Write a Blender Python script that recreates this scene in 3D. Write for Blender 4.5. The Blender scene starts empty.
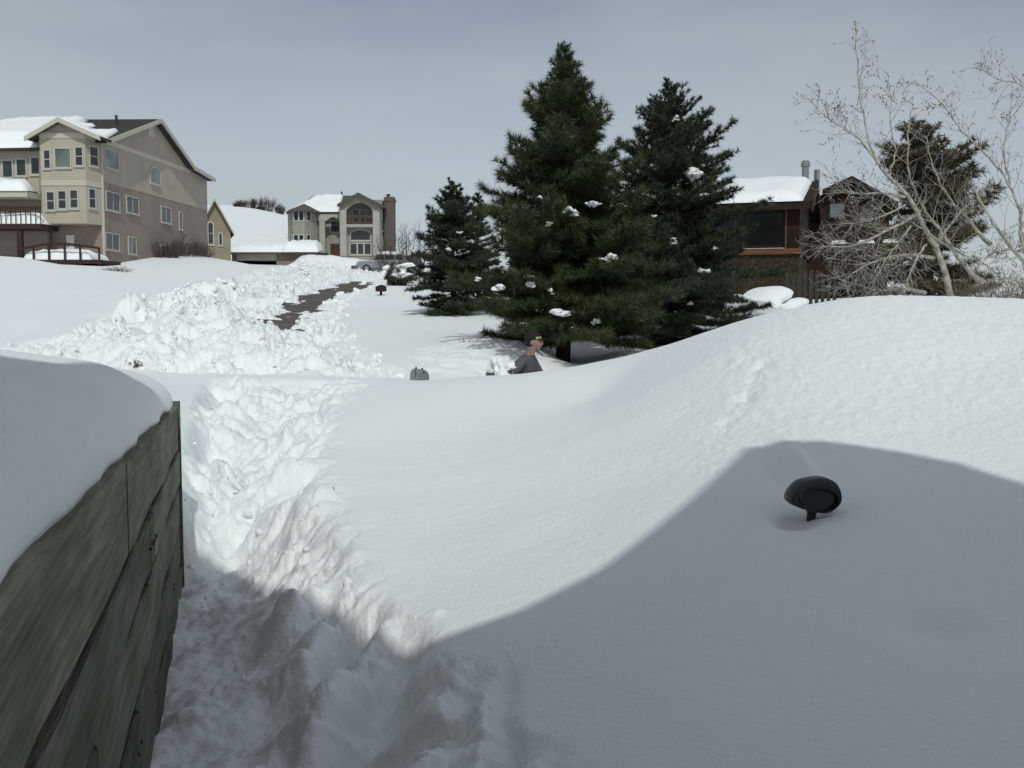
import bpy, math, random
import numpy as np
from mathutils import Vector, Matrix

# ------------------------------------------------------------------ scene basics
S = bpy.context.scene
COL = S.collection
EYE = 1.7
F = 1000.0
HOR = 310.0
PITCH = math.atan((384.0 - HOR) / F)
CP, SP = math.cos(PITCH), math.sin(PITCH)
SUN_AZ, SUN_EL = -11.0, 45.0           # sun stands behind the viewer, a little to the right
_a, _e = math.radians(SUN_AZ), math.radians(SUN_EL)
SUN = np.array([-math.sin(_a) * math.cos(_e), -math.cos(_a) * math.cos(_e), math.sin(_e)])

def ray(px, py):
    x = (px - 512.0) / F
    y = (384.0 - py) / F
    return np.array([x, CP + y * SP, -SP + y * CP])

def P(px, py, Y):
    """world point seen at pixel (px, py) at distance Y along the view"""
    d = ray(px, py)
    t = Y / d[1]
    return np.array([d[0] * t, Y, EYE + d[2] * t])

# ------------------------------------------------------------------ numpy noise
_rng = np.random.RandomState(7)
_perm = np.concatenate([_rng.permutation(512)] * 3)
_gr = _rng.rand(512) * 2 * np.pi
_GX, _GY = np.cos(_gr), np.sin(_gr)
_JX, _JY, _JV = _rng.rand(512), _rng.rand(512), _rng.rand(512)

def _h(ix, iy):
    return _perm[_perm[ix & 511] + (iy & 511)]

def perlin(x, y):
    ix, iy = np.floor(x).astype(int), np.floor(y).astype(int)
    fx, fy = x - ix, y - iy
    u = fx * fx * fx * (fx * (fx * 6 - 15) + 10)
    v = fy * fy * fy * (fy * (fy * 6 - 15) + 10)
    def g(dx, dy):
        h = _h(ix + dx, iy + dy)
        return _GX[h] * (fx - dx) + _GY[h] * (fy - dy)
    a = g(0, 0) * (1 - u) + g(1, 0) * u
    b = g(0, 1) * (1 - u) + g(1, 1) * u
    return (a * (1 - v) + b * v) * 1.5

def fbm(x, y, o=4, gain=.5):
    s, a, f = 0, 1., 1.
    for i in range(o):
        s = s + a * perlin(x * f + 17.3 * i, y * f - 9.1 * i)
        a *= gain; f *= 2.03
    return s

def worley(x, y):
    """distance to the nearest jittered point, its random value"""
    ix, iy = np.floor(x).astype(int), np.floor(y).astype(int)
    best = np.full(np.shape(x), 9.0); val = np.zeros(np.shape(x))
    for dx in (-1, 0, 1):
        for dy in (-1, 0, 1):
            h = _h(ix + dx, iy + dy)
            d = np.hypot(ix + dx + _JX[h] - x, iy + dy + _JY[h] - y)
            m = d < best
            best = np.where(m, d, best); val = np.where(m, _JV[h], val)
    return best, val

def sstep(a, b, x):
    t = np.clip((x - a) / (b - a), 0, 1)
    return t * t * (3 - 2 * t)

# ------------------------------------------------------------------ mesh builder
class MB:
    def __init__(s): s.v = []; s.f = []
    def add(s, vs, fs):
        n = len(s.v); s.v += [tuple(map(float, v)) for v in vs]; s.f += [tuple(i + n for i in f) for f in fs]
        return s
    def box(s, x0, y0, z0, x1, y1, z1):
        v = [(x0,y0,z0),(x1,y0,z0),(x1,y1,z0),(x0,y1,z0),(x0,y0,z1),(x1,y0,z1),(x1,y1,z1),(x0,y1,z1)]
        return s.add(v, [(0,3,2,1),(4,5,6,7),(0,1,5,4),(1,2,6,5),(2,3,7,6),(3,0,4,7)])
    def obox(s, O, U, N, u0, u1, n0, n1, z0, z1):
        """box in a facade frame: O origin (x,y), U along, N outward (2D)"""
        def q(u, n, z): return (O[0]+U[0]*u+N[0]*n, O[1]+U[1]*u+N[1]*n, z)
        v = [q(u0,n0,z0),q(u1,n0,z0),q(u1,n1,z0),q(u0,n1,z0),q(u0,n0,z1),q(u1,n0,z1),q(u1,n1,z1),q(u0,n1,z1)]
        return s.add(v, [(0,1,2,3),(4,7,6,5),(0,4,5,1),(1,5,6,2),(2,6,7,3),(3,7,4,0)])
    def oprism(s, O, U, N, poly, n0, n1):
        """polygon (u, z) in a facade frame, thickened from n0 to n1"""
        k = len(poly); v = []
        for n in (n0, n1):
            for u, z in poly: v.append((O[0]+U[0]*u+N[0]*n, O[1]+U[1]*u+N[1]*n, z))
        fs = [tuple(range(k)), tuple(range(2*k-1, k-1, -1))]
        fs += [(i, i+k, (i+1) % k + k, (i+1) % k) for i in range(k)]
        return s.add(v, fs)
    def zprism(s, poly, z0, z1):
        k = len(poly)
        v = [(x, y, z0) for x, y in poly] + [(x, y, z1) for x, y in poly]
        fs = [tuple(range(k-1, -1, -1)), tuple(range(k, 2*k))] + [(i, (i+1) % k, (i+1) % k + k, i + k) for i in range(k)]
        return s.add(v, fs)
    def slab(s, pts, t):
        """sloped polygon with thickness t downwards"""
        k = len(pts)
        v = list(pts) + [(p[0], p[1], p[2]-t) for p in pts]
        fs = [tuple(range(k)), tuple(range(2*k-1, k-1, -1))] + [(i, i+k, (i+1) % k + k, (i+1) % k) for i in range(k)]
        return s.add(v, fs)
    def tube(s, pts, rad, n=6, cap=True):
        pts = [Vector(p) for p in pts]; k = len(pts)
        vs = []; ref = None
        for i, p in enumerate(pts):
            t = (pts[min(i+1, k-1)] - pts[max(i-1, 0)])
            if t.length < 1e-9: t = Vector((0,0,1))
            t.normalize()
            if ref is None:
                ref = t.orthogonal().normalized()
            ref = (ref - t * ref.dot(t))
            if ref.length < 1e-6: ref = t.orthogonal()
            ref.normalize(); b = t.cross(ref)
            r = rad[i] if hasattr(rad, '__len__') else rad
            for j in range(n):
                a = 2*math.pi*j/n
                vs.append(p + (ref*math.cos(a) + b*math.sin(a))*r)
        fs = []
        for i in range(k-1):
            for j in range(n):
                fs.append((i*n+j, i*n+(j+1) % n, (i+1)*n+(j+1) % n, (i+1)*n+j))
        if cap:
            fs.append(tuple(range(n-1, -1, -1))); fs.append(tuple(range((k-1)*n, k*n)))
        return s.add(vs, fs)
    def blob(s, c, r, seed=0, rough=.3, sub=2, flat=False):
        """irregular lump"""
        vs, fs = ICO[sub]
        rx, ry, rz = r if hasattr(r, '__len__') else (r, r, r)
        rs = np.random.RandomState(seed)
        K = rs.randn(6, 3); K /= np.linalg.norm(K, axis=1)[:, None]
        w = rs.rand(6) * 2.2 + 1.4; ph = rs.rand(6) * 6.28
        d = np.ones(len(vs))
        for i in range(6): d = d + rough * .5 * np.sin(vs @ K[i] * w[i] * 1.6 + ph[i])
        d = d + rough * .25 * (rs.rand(len(vs)) - .5)
        v = vs * d[:, None] * np.array([rx, ry, rz]) + np.array(c)
        return s.add(v, fs)
    def build(s, name, mat, parent=None, smooth=False):
        me = bpy.data.meshes.new(name)
        me.from_pydata(s.v, [], s.f); me.update()
        if smooth:
            me.polygons.foreach_set('use_smooth', [True] * len(me.polygons))
        if mat: me.materials.append(mat)
        o = bpy.data.objects.new(name, me); COL.objects.link(o)
        if parent: o.parent = parent
        return o

def np_mesh(name, v, f, mat, parent=None, smooth=True):
    """fast mesh from numpy arrays; f is (n, k)"""
    me = bpy.data.meshes.new(name)
    n, k = f.shape
    me.vertices.add(len(v)); me.vertices.foreach_set('co', np.asarray(v, np.float32).ravel())
    me.loops.add(n*k); me.loops.foreach_set('vertex_index', np.asarray(f, np.int32).ravel())
    me.polygons.add(n)
    me.polygons.foreach_set('loop_start', np.arange(0, n*k, k, dtype=np.int32))
    me.polygons.foreach_set('loop_total', np.full(n, k, np.int32))
    me.polygons.foreach_set('use_smooth', np.full(n, smooth, bool))
    me.update(calc_edges=True); me.validate()
    if mat: me.materials.append(mat)
    o = bpy.data.objects.new(name, me); COL.objects.link(o)
    if parent: o.parent = parent
    return o

def _ico(sub):
    import bmesh
    bm = bmesh.new(); bmesh.ops.create_icosphere(bm, subdivisions=sub, radius=1)
    bm.verts.ensure_lookup_table()
    v = np.array([p.co[:] for p in bm.verts]); f = [tuple(q.index for q in p.verts) for p in bm.faces]
    bm.free(); return v, f
ICO = {1: _ico(1), 2: _ico(2), 3: _ico(3), 4: _ico(4)}

def tag(o, label=None, cat=None, group=None, kind=None):
    if label: o['label'] = label
    if cat: o['category'] = cat
    if group: o['group'] = group
    if kind: o['kind'] = kind
    return o

def thing(name, loc, rz=0, label=None, cat=None, group=None):
    o = bpy.data.objects.new(name, None); COL.objects.link(o)
    o.location = tuple(map(float, loc)); o.rotation_euler = (0, 0, rz)
    o.empty_display_size = .2
    return tag(o, label, cat, group)

def dup(root, loc, rz, label=None):
    def cp(o, par):
        c = o.copy(); COL.objects.link(c); c.parent = par
        for ch in [q for q in bpy.data.objects if q.parent == o]: cp(ch, c)
        return c
    r = cp(root, None); r.location = tuple(map(float, loc)); r.rotation_euler = (0, 0, rz)
    if label: r['label'] = label
    return r

# ------------------------------------------------------------------ materials
def mat(name, col, rough=.8, var=.0, scale=8., col2=None, bump=0., bscale=30., metal=0., spec=.3, stretch=None, detail=5., island=0., coord='Object', ramp=(.35,.65)):
    m = bpy.data.materials.new(name); m.use_nodes = True
    nt = m.node_tree; N = nt.nodes; L = nt.links
    b = N['Principled BSDF']
    b.inputs['Roughness'].default_value = rough; b.inputs['Metallic'].default_value = metal
    b.inputs['Specular IOR Level'].default_value = spec
    c = (*col, 1); b.inputs['Base Color'].default_value = c
    tc = N.new('ShaderNodeTexCoord'); mp = N.new('ShaderNodeMapping')
    L.new(tc.outputs[coord], mp.inputs[0])
    if stretch: mp.inputs['Scale'].default_value = stretch
    out = None
    if col2 is not None or var:
        if col2 is None: col2 = tuple(x*(1-var) for x in col)
        nz = N.new('ShaderNodeTexNoise'); nz.inputs['Scale'].default_value = scale; nz.inputs['Detail'].default_value = detail
        L.new(mp.outputs[0], nz.inputs['Vector'])
        rp = N.new('ShaderNodeValToRGB'); rp.color_ramp.elements[0].position = ramp[0]; rp.color_ramp.elements[1].position = ramp[1]
        rp.color_ramp.elements[0].color = c; rp.color_ramp.elements[1].color = (*col2, 1)
        L.new(nz.outputs[0], rp.inputs[0]); out = rp.outputs[0]
    if island:
        ge = N.new('ShaderNodeNewGeometry'); mr = N.new('ShaderNodeMapRange')
        mr.inputs[3].default_value = 1-island; mr.inputs[4].default_value = 1+island
        L.new(ge.outputs['Random Per Island'], mr.inputs[0])
        mx = N.new('ShaderNodeMix'); mx.data_type = 'RGBA'; mx.blend_type = 'MULTIPLY'; mx.inputs[0].default_value = 1
        if out: L.new(out, mx.inputs[6])
        else: mx.inputs[6].default_value = c
        L.new(mr.outputs[0], mx.inputs[7]); out = mx.outputs[2]
    if out: L.new(out, b.inputs['Base Color'])
    if bump:
        n2 = N.new('ShaderNodeTexNoise'); n2.inputs['Scale'].default_value = bscale; n2.inputs['Detail'].default_value = 4
        L.new(mp.outputs[0], n2.inputs['Vector'])
        bp = N.new('ShaderNodeBump'); bp.inputs['Strength'].default_value = 1; bp.inputs['Distance'].default_value = bump
        L.new(n2.outputs[0], bp.inputs['Height']); L.new(bp.outputs[0], b.inputs['Normal'])
    return m

def brick_mat(name, c1, c2, mortar, scale, bw=.24, bh=.08, stone=False):
    m = bpy.data.materials.new(name); m.use_nodes = True
    nt = m.node_tree; N = nt.nodes; L = nt.links; b = N['Principled BSDF']
    b.inputs['Roughness'].default_value = .9; b.inputs['Specular IOR Level'].default_value = .2
    tc = N.new('ShaderNodeTexCoord')
    if stone:
        vo = N.new('ShaderNodeTexVoronoi'); vo.inputs['Scale'].default_value = scale; L.new(tc.outputs['Object'], vo.inputs[0])
        ve = N.new('ShaderNodeTexVoronoi'); ve.feature = 'DISTANCE_TO_EDGE'; ve.inputs['Scale'].default_value = scale; L.new(tc.outputs['Object'], ve.inputs[0])
        sep = N.new('ShaderNodeSeparateColor'); L.new(vo.outputs['Color'], sep.inputs[0])
        r1 = N.new('ShaderNodeValToRGB'); r1.color_ramp.elements[0].color = (*c1, 1); r1.color_ramp.elements[1].color = (*c2, 1)
        L.new(sep.outputs[0], r1.inputs[0])
        r2 = N.new('ShaderNodeValToRGB'); r2.color_ramp.elements[0].position = .03; r2.color_ramp.elements[1].position = .08
        L.new(ve.outputs['Distance'], r2.inputs[0])
        mx = N.new('ShaderNodeMix'); mx.data_type = 'RGBA'; L.new(r2.outputs[0], mx.inputs[0]); mx.inputs[6].default_value = (*mortar, 1); L.new(r1.outputs[0], mx.inputs[7])
        L.new(mx.outputs[2], b.inputs['Base Color'])
        bp = N.new('ShaderNodeBump'); bp.inputs['Distance'].default_value = .03; L.new(r2.outputs[0], bp.inputs['Height']); L.new(bp.outputs[0], b.inputs['Normal'])
        return m
    # wall coordinate: horizontal run x+y, height z
    sx = N.new('ShaderNodeSeparateXYZ'); L.new(tc.outputs['Object'], sx.inputs[0])
    ad = N.new('ShaderNodeMath'); L.new(sx.outputs[0], ad.inputs[0]); L.new(sx.outputs[1], ad.inputs[1])
    cb = N.new('ShaderNodeCombineXYZ'); L.new(ad.outputs[0], cb.inputs[0]); L.new(sx.outputs[2], cb.inputs[1])
    br = N.new('ShaderNodeTexBrick'); br.inputs['Scale'].default_value = scale
    br.inputs['Color1'].default_value = (*c1, 1); br.inputs['Color2'].default_value = (*c2, 1); br.inputs['Mortar'].default_value = (*mortar, 1)
    br.inputs['Brick Width'].default_value = bw; br.inputs['Row Height'].default_value = bh; br.inputs['Mortar Size'].default_value = .01
    L.new(cb.outputs[0], br.inputs['Vector'])
    nz = N.new('ShaderNodeTexNoise'); nz.inputs['Scale'].default_value = .6; L.new(tc.outputs['Object'], nz.inputs['Vector'])
    mr = N.new('ShaderNodeMapRange'); mr.inputs[3].default_value = .8; mr.inputs[4].default_value = 1.2; L.new(nz.outputs[0], mr.inputs[0])
    mx = N.new('ShaderNodeMix'); mx.data_type = 'RGBA'; mx.blend_type = 'MULTIPLY'; mx.inputs[0].default_value = 1
    L.new(br.outputs[0], mx.inputs[6]); L.new(mr.outputs[0], mx.inputs[7]); L.new(mx.outputs[2], b.inputs['Base Color'])
    return m

def siding_mat(name, col, pitch=.15, depth=.02):
    """horizontal lap siding"""
    m = mat(name, col, .7, var=.12, scale=.7)
    nt = m.node_tree; N = nt.nodes; L = nt.links; b = N['Principled BSDF']
    tc = N.new('ShaderNodeTexCoord'); sx = N.new('ShaderNodeSeparateXYZ'); L.new(tc.outputs['Object'], sx.inputs[0])
    dv = N.new('ShaderNodeMath'); dv.operation = 'DIVIDE'; dv.inputs[1].default_value = pitch; L.new(sx.outputs[2], dv.inputs[0])
    fr = N.new('ShaderNodeMath'); fr.operation = 'FRACT'; L.new(dv.outputs[0], fr.inputs[0])
    iv = N.new('ShaderNodeMath'); iv.operation = 'SUBTRACT'; iv.inputs[0].default_value = 1; L.new(fr.outputs[0], iv.inputs[1])
    bp = N.new('ShaderNodeBump'); bp.inputs['Distance'].default_value = depth; L.new(iv.outputs[0], bp.inputs['Height']); L.new(bp.outputs[0], b.inputs['Normal'])
    return m

def glass_mat(name, col, rough=.08):
    m = mat(name, col, rough, spec=.6, var=.5, scale=.8, bump=.004, bscale=1.5)
    return m

def snow_mat():
    m = bpy.data.materials.new('snow'); m.use_nodes = True
    nt = m.node_tree; N = nt.nodes; L = nt.links; b = N['Principled BSDF']
    b.inputs['Base Color'].default_value = (.86, .88, .875, 1)
    b.inputs['Roughness'].default_value = .65; b.inputs['Specular IOR Level'].default_value = .25
    tc = N.new('ShaderNodeTexCoord')
    n1 = N.new('ShaderNodeTexNoise'); n1.inputs['Scale'].default_value = 45; n1.inputs['Detail'].default_value = 6; n1.inputs['Roughness'].default_value = .65
    L.new(tc.outputs['Object'], n1.inputs['Vector'])
    bp = N.new('ShaderNodeBump'); bp.inputs['Distance'].default_value = .008; L.new(n1.outputs[0], bp.inputs['Height'])
    n2 = N.new('ShaderNodeTexNoise'); n2.inputs['Scale'].default_value = 9; n2.inputs['Detail'].default_value = 4
    L.new(tc.outputs['Object'], n2.inputs['Vector'])
    b2 = N.new('ShaderNodeBump'); b2.inputs['Distance'].default_value = .009; L.new(n2.outputs[0], b2.inputs['Height']); L.new(bp.outputs[0], b2.inputs['Normal'])
    L.new(b2.outputs[0], b.inputs['Normal'])
    return m
SNOW = snow_mat()
# ------------------------------------------------------------------ terrain
# (pixel column, pixel row, distance) of the snow surface as surveyed from the view
CTRL = [
 # near right field and the buried car's mound
 (330,768,2.75),(450,768,2.6),(560,768,2.45),(700,768,2.3),(850,768,2.2),(1024,768,2.1),
 (440,640,3.6),(600,640,3.2),(800,640,2.95),(1024,640,2.8),
 (440,560,4.7),(600,540,4.4),(760,540,3.8),(900,540,3.65),(1024,540,3.5),
 (440,480,6.5),(560,480,5.8),(700,480,4.9),(813,480,4.45),(930,480,4.3),(1024,475,4.2),
 (440,430,8.7),(560,430,7.7),(680,420,6.4),(780,405,5.9),(900,390,5.8),(1024,380,5.7),
 (600,395,9.6),(700,370,7.6),(800,345,7.2),(900,328,7.2),(1024,320,7.2),
 (1024,297,9.0),(900,296,9.0),(830,303,9.2),(780,313,9.5),(740,323,9.9),(690,338,10.6),(650,351,11.1),(600,365,11.8),(560,373,12.2),
 (510,378,12.6),(460,377,12.8),(400,379,13.0),
 # behind the crest
 (1024,315,11),(900,320,11),(800,345,11.8),(740,358,12.2),(690,375,12.8),(600,395,13.4),
 (1024,330,14),(900,335,14),(800,355,14),(700,378,14.3),
 (600,392,14.4),(460,388,13.9),(527,388,14.0),(560,388,14.2),(500,388,14.0),
 (450,352,16.2),(500,344,16.6),(540,350,17.0),(470,366,15.4),
 (563,365,17.5),(620,355,18),(680,352,19),(620,364,16.2),(760,345,18),
 # road side, right yard
 (370,370,14.6),(400,366,15.0),(350,352,17.0),(400,345,18),(440,338,19),(345,330,22),(400,322,24),(440,308,30),(345,305,36),(400,295,45),(450,293,46),
 (520,330,24),(600,325,26),(700,318,28),(560,300,45),(700,305,40),(850,305,30),(1000,310,24),(800,300,34),
 # road lane
 (250,340,19.5),(272,332,22),(287,319,27),(312,301.5,38),(337,291,52),(358,283,66),
 # shovelled path, as undisturbed surface
 (300,690,3.4),(200,690,3.4),(300,600,4.3),(200,600,4.3),(300,510,5.8),(200,505,6.0),(260,450,7.8),(190,445,8.0),(280,410,10.0),(190,405,10.2),(300,388,12),(200,385,12),(300,376,13.2),(200,374,13.3),(120,370,13.4),(0,366,13.5),(130,395,10),(0,390,10),
 # ploughed pile
 (20,348,16),(100,344,16.5),(180,351,16),(240,357,15.8),(300,363,15.2),(340,365,15.2),(130,325,21),(200,318,23),(240,329,20),(210,301,33),(250,293,40),(285,286,55),(300,277,75),(330,274,92),
 # left slope
 (0,340,18),(60,318,21),(0,305,26),(60,295,28),(120,292,30),(0,275,38),(50,279,38),(0,256,50),(60,265,60),(105,265,64),(150,272,58),(190,262,72),(200,256,85),(230,262,80),(260,279,58),
 # up the road and beyond
 (260,266,100),(300,265.5,110),(350,266,112),(395,266,112),(430,282,70),(450,275,100),(560,285,90),(700,292,90),(900,295,80),(1024,298,80),
 (250,248,150),(300,240,160),(350,248,160),(400,256,170),(225,206,260),(250,207,265),(285,214,265),(330,225,265),(400,250,250),(420,250,260),(500,262,250),(700,275,250),(1000,285,250),
 (100,215,250),(0,220,250),(-100,250,80),(-100,230,250),(-150,290,30),(-150,360,14),
 (250,225,420),(400,262,420),(700,285,420),(1000,290,420),(0,235,420),
 # around the viewer
 (1200,768,2.0),(1200,600,2.8),(1200,400,5),(1200,310,9),(1200,330,14),(1200,310,30),
]
def _polar(x, y):
    return np.arctan2(x, y), np.hypot(x, y)
_KA = 2.2
def _ctrl():
    A = []
    for px, py, Y in CTRL:
        p = P(px, py, Y); a, r = _polar(p[0], p[1])
        A.append((a*_KA, math.log(r), (p[2]-EYE)/r))
    for a in (-.7, -.35, 0, .35, .7):
        for r, z in ((.45, -1.35), (1.0, -1.25)):
            A.append((a*_KA, math.log(r), z/r))
    return np.array(A)
_C = _ctrl()
def _tpsk(d2): return .5 * d2 * np.log(d2 + 1e-12)
def _tps_fit(C, lam=.0004):
    n = len(C)
    d2 = (C[:,None,0]-C[None,:,0])**2 + (C[:,None,1]-C[None,:,1])**2
    K = _tpsk(d2) + lam*np.eye(n)
    Q = np.c_[np.ones(n), C[:,:2]]
    M = np.zeros((n+3, n+3)); M[:n,:n] = K; M[:n,n:] = Q; M[n:,:n] = Q.T
    # interpolate e = z / r * something smooth: near values are large, so fit z / r**.6
    return np.linalg.solve(M, np.r_[C[:,2]*np.exp(C[:,1]*.35), 0, 0, 0])
_W = _tps_fit(_C)
def _tps(a, lr):
    a = np.clip(a, -.72, .72)*_KA
    out = np.zeros(a.shape)
    n = len(_C)
    for i in range(n):
        out += _W[i]*_tpsk((a-_C[i,0])**2 + (lr-_C[i,1])**2)
    out += _W[n] + _W[n+1]*a + _W[n+2]*lr
    return out*np.exp(-.35*lr)
def base_z(x, y):
    x = np.asarray(x, float); y = np.asarray(y, float)
    a, r = _polar(x, y); r = np.maximum(r, .4)
    lr = np.log(np.minimum(r, 420))
    z = _tps(a, lr)*np.minimum(r, 420)
    # behind the viewer: an even garden level
    back = sstep(.72, 1.6, np.abs(a))
    return EYE + z*(1-back) + back*(-1.45)

# retaining wall line
WE = P(182, 585, 5.9)[:2]                      # far end at the face
WD = np.array([-.290, 1.0]); WD /= np.linalg.norm(WD)
WN = np.array([WD[1], -WD[0]])                 # face normal (towards the path)
WTOP_END = P(181, 404, 5.9)[2]
WSLOPE = -.042
WFOOT = P(182, 592, 5.9)[2]
def wall_uv(x, y):
    dx, dy = x-WE[0], y-WE[1]
    return dx*WD[0]+dy*WD[1], dx*WN[0]+dy*WN[1]
def wall_top(u): return WTOP_END + WSLOPE*u

def poly_x(tab, Y):
    t = np.array([(P(px, py, d)[1], P(px, py, d)[0]) for px, py, d in tab]); t = t[t[:,0].argsort()]
    return np.interp(Y, t[:,0], t[:,1])
PATH_R = [(590,768,2.4),(500,700,3.0),(425,640,3.6),(362,565,4.75),(330,490,6.4),(338,430,8.7),(350,395,11.2),(390,379,13.0)]
PATH_L = [(150,768,2.4),(176,590,4.3),(188,520,5.6),(192,450,7.8),(198,405,10.2),(206,386,12.0),(214,376,13.3)]
ROAD_L = [(260,331,22),(271,318,27),(295,300,38),(321,289.5,52),(345,282,66),(350,280,75)]
ROAD_R = [(284,333,22),(302,320,27),(328,303,38),(354,292,52),(376,284,66),(380,281,75)]
PITS = [ # footprints and lumps: px, py, Y, radius across, radius along, height
 (222,435,8.3,.16,.55,-.22),(250,455,7.6,.17,.35,-.24),(232,500,6.3,.13,.3,-.16),(268,400,10.6,.2,.5,-.14),(300,420,9.2,.2,.4,.10),
 (284,470,7.1,.22,.35,.10),(310,500,6.2,.15,.3,.09),(318,545,5.2,.14,.2,-.10),(300,530,5.5,.16,.2,-.10),
 (286,600,4.55,.11,.2,.25),(300,650,4.05,.10,.35,.11),(312,720,3.4,.10,.35,.06),(205,580,4.85,.22,.25,.20),(250,585,4.7,.12,.2,.12),(340,640,3.95,.12,.25,-.22),
 (370,700,3.2,.16,.4,-.16),(250,680,3.5,.1,.5,-.14),(435,610,3.9,.05,.08,.02),(372,520,5.6,.04,.07,.04),(395,560,4.7,.04,.08,.04),
 (330,700,3.25,.08,.2,.06),(390,650,3.6,.1,.3,-.1),(500,760,2.5,.05,.5,-.05),(460,720,2.8,.05,.4,-.05),
 (250,415,9.4,.25,.4,-.12),(330,400,10.8,.12,.35,.10),(310,392,11.6,.3,.3,.12),(230,395,11,.2,.4,.12),
]
def masks(x, y):
    a, r = _polar(x, y)
    Yc = np.clip(y, 2.4, 13.6)
    wob = .14*fbm(y*1.1+3.1, x*1.1, 3)
    xl, xr = poly_x(PATH_L, Yc), poly_x(PATH_R, Yc)
    w = .10
    path = sstep(0, .22, x-xl+.1)*sstep(-.10, .52, xr+.10*fbm(y*3+1, x*3, 3)+.6*wob-x)*sstep(13.0, 12.2, y+.3*wob)*sstep(1.2, 2.0, y)
    px = 512+1000*x/np.maximum(y, .3)
    Yr = np.clip(y, 22, 75)
    rl, rr = poly_x(ROAD_L, Yr), poly_x(ROAD_R, Yr)
    rw = .5*fbm(y*.3, x*.3+5, 4)
    spill = sstep(.62, .9, fbm(x*.55+31, y*.16+7, 4))
    road = (1-spill)*sstep(-.2, .15, x-rl-rw)*sstep(-.2, .15, rr+rw-x)*sstep(20.8, 21.8, y)*sstep(76, 72, y)
    # ploughed pile: left of the road, nearer than the lane
    nz = fbm(x*.35, y*.35, 3)
    lb = np.interp(y, [13.4,15,17,21,28,40,60,90], [70,25,40,112,165,215,264,290])
    rb = np.interp(y, [13.4,14.5,16,18,22,28,40,60,90], [430,420,360,330,322,300,302,322,385])
    pile = sstep(-14, 14, px-lb+nz*25)*sstep(-7, 7, rb-px+nz*12)*sstep(13.3, 14.0, y+.3*nz)*sstep(105, 92, y)*(1-road)
    # right berm of the lane
    rb2 = np.interp(y, [16,20,28,40,60], [380,350,345,352,380])
    berm = sstep(-6, 6, px-rb+nz*6)*sstep(-5, 5, rb2-px+nz*10)*sstep(15, 17, y)*sstep(75, 60, y)*(1-road)
    far = sstep(66, 80, y)*sstep(120, 106, y)*sstep(285, 305, px)*sstep(430, 400, px)*(1-road)
    bank = sstep(405, 430, px)*sstep(560, 530, px)*sstep(14.6, 15.2, y)*sstep(18.2, 17.0, y)
    return path, road, pile, berm, far, bank

def lumps(x, y, k):
    d, v = worley(x*k, y*k)
    return np.sqrt(np.clip(1-(d/.72)**2, 0, 1))*(.35+.65*v)

def cap_z(x, y, u, n):
    """snow resting on the retained bank: rounded over the wall's lip and far end"""
    edge = -n-.03
    lip = .014*fbm(u*1.3+4, u*0+2.2, 2)+.002*fbm(u*5, u*0+1.7, 2)
    e2 = edge+lip
    thick = .20+.03*fbm(u*.9, u*0, 2)
    rnd = np.sqrt(np.clip(1-(1-np.clip(e2/.30, 0, 1))**2, 0, 1))
    endr = np.sqrt(np.clip(1-(1-np.clip((-u-.02+lip)/.40, 0, 1))**2, 0, 1))
    c = wall_top(u)+.005+thick*np.minimum(rnd, endr)+.15*np.clip(edge, 0, 1.1)*endr+.05*np.clip(edge-1.1, 0, 5)
    return edge, e2, c+.025*fbm(x*.8, y*.8, 2)*np.minimum(rnd, endr)

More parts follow.
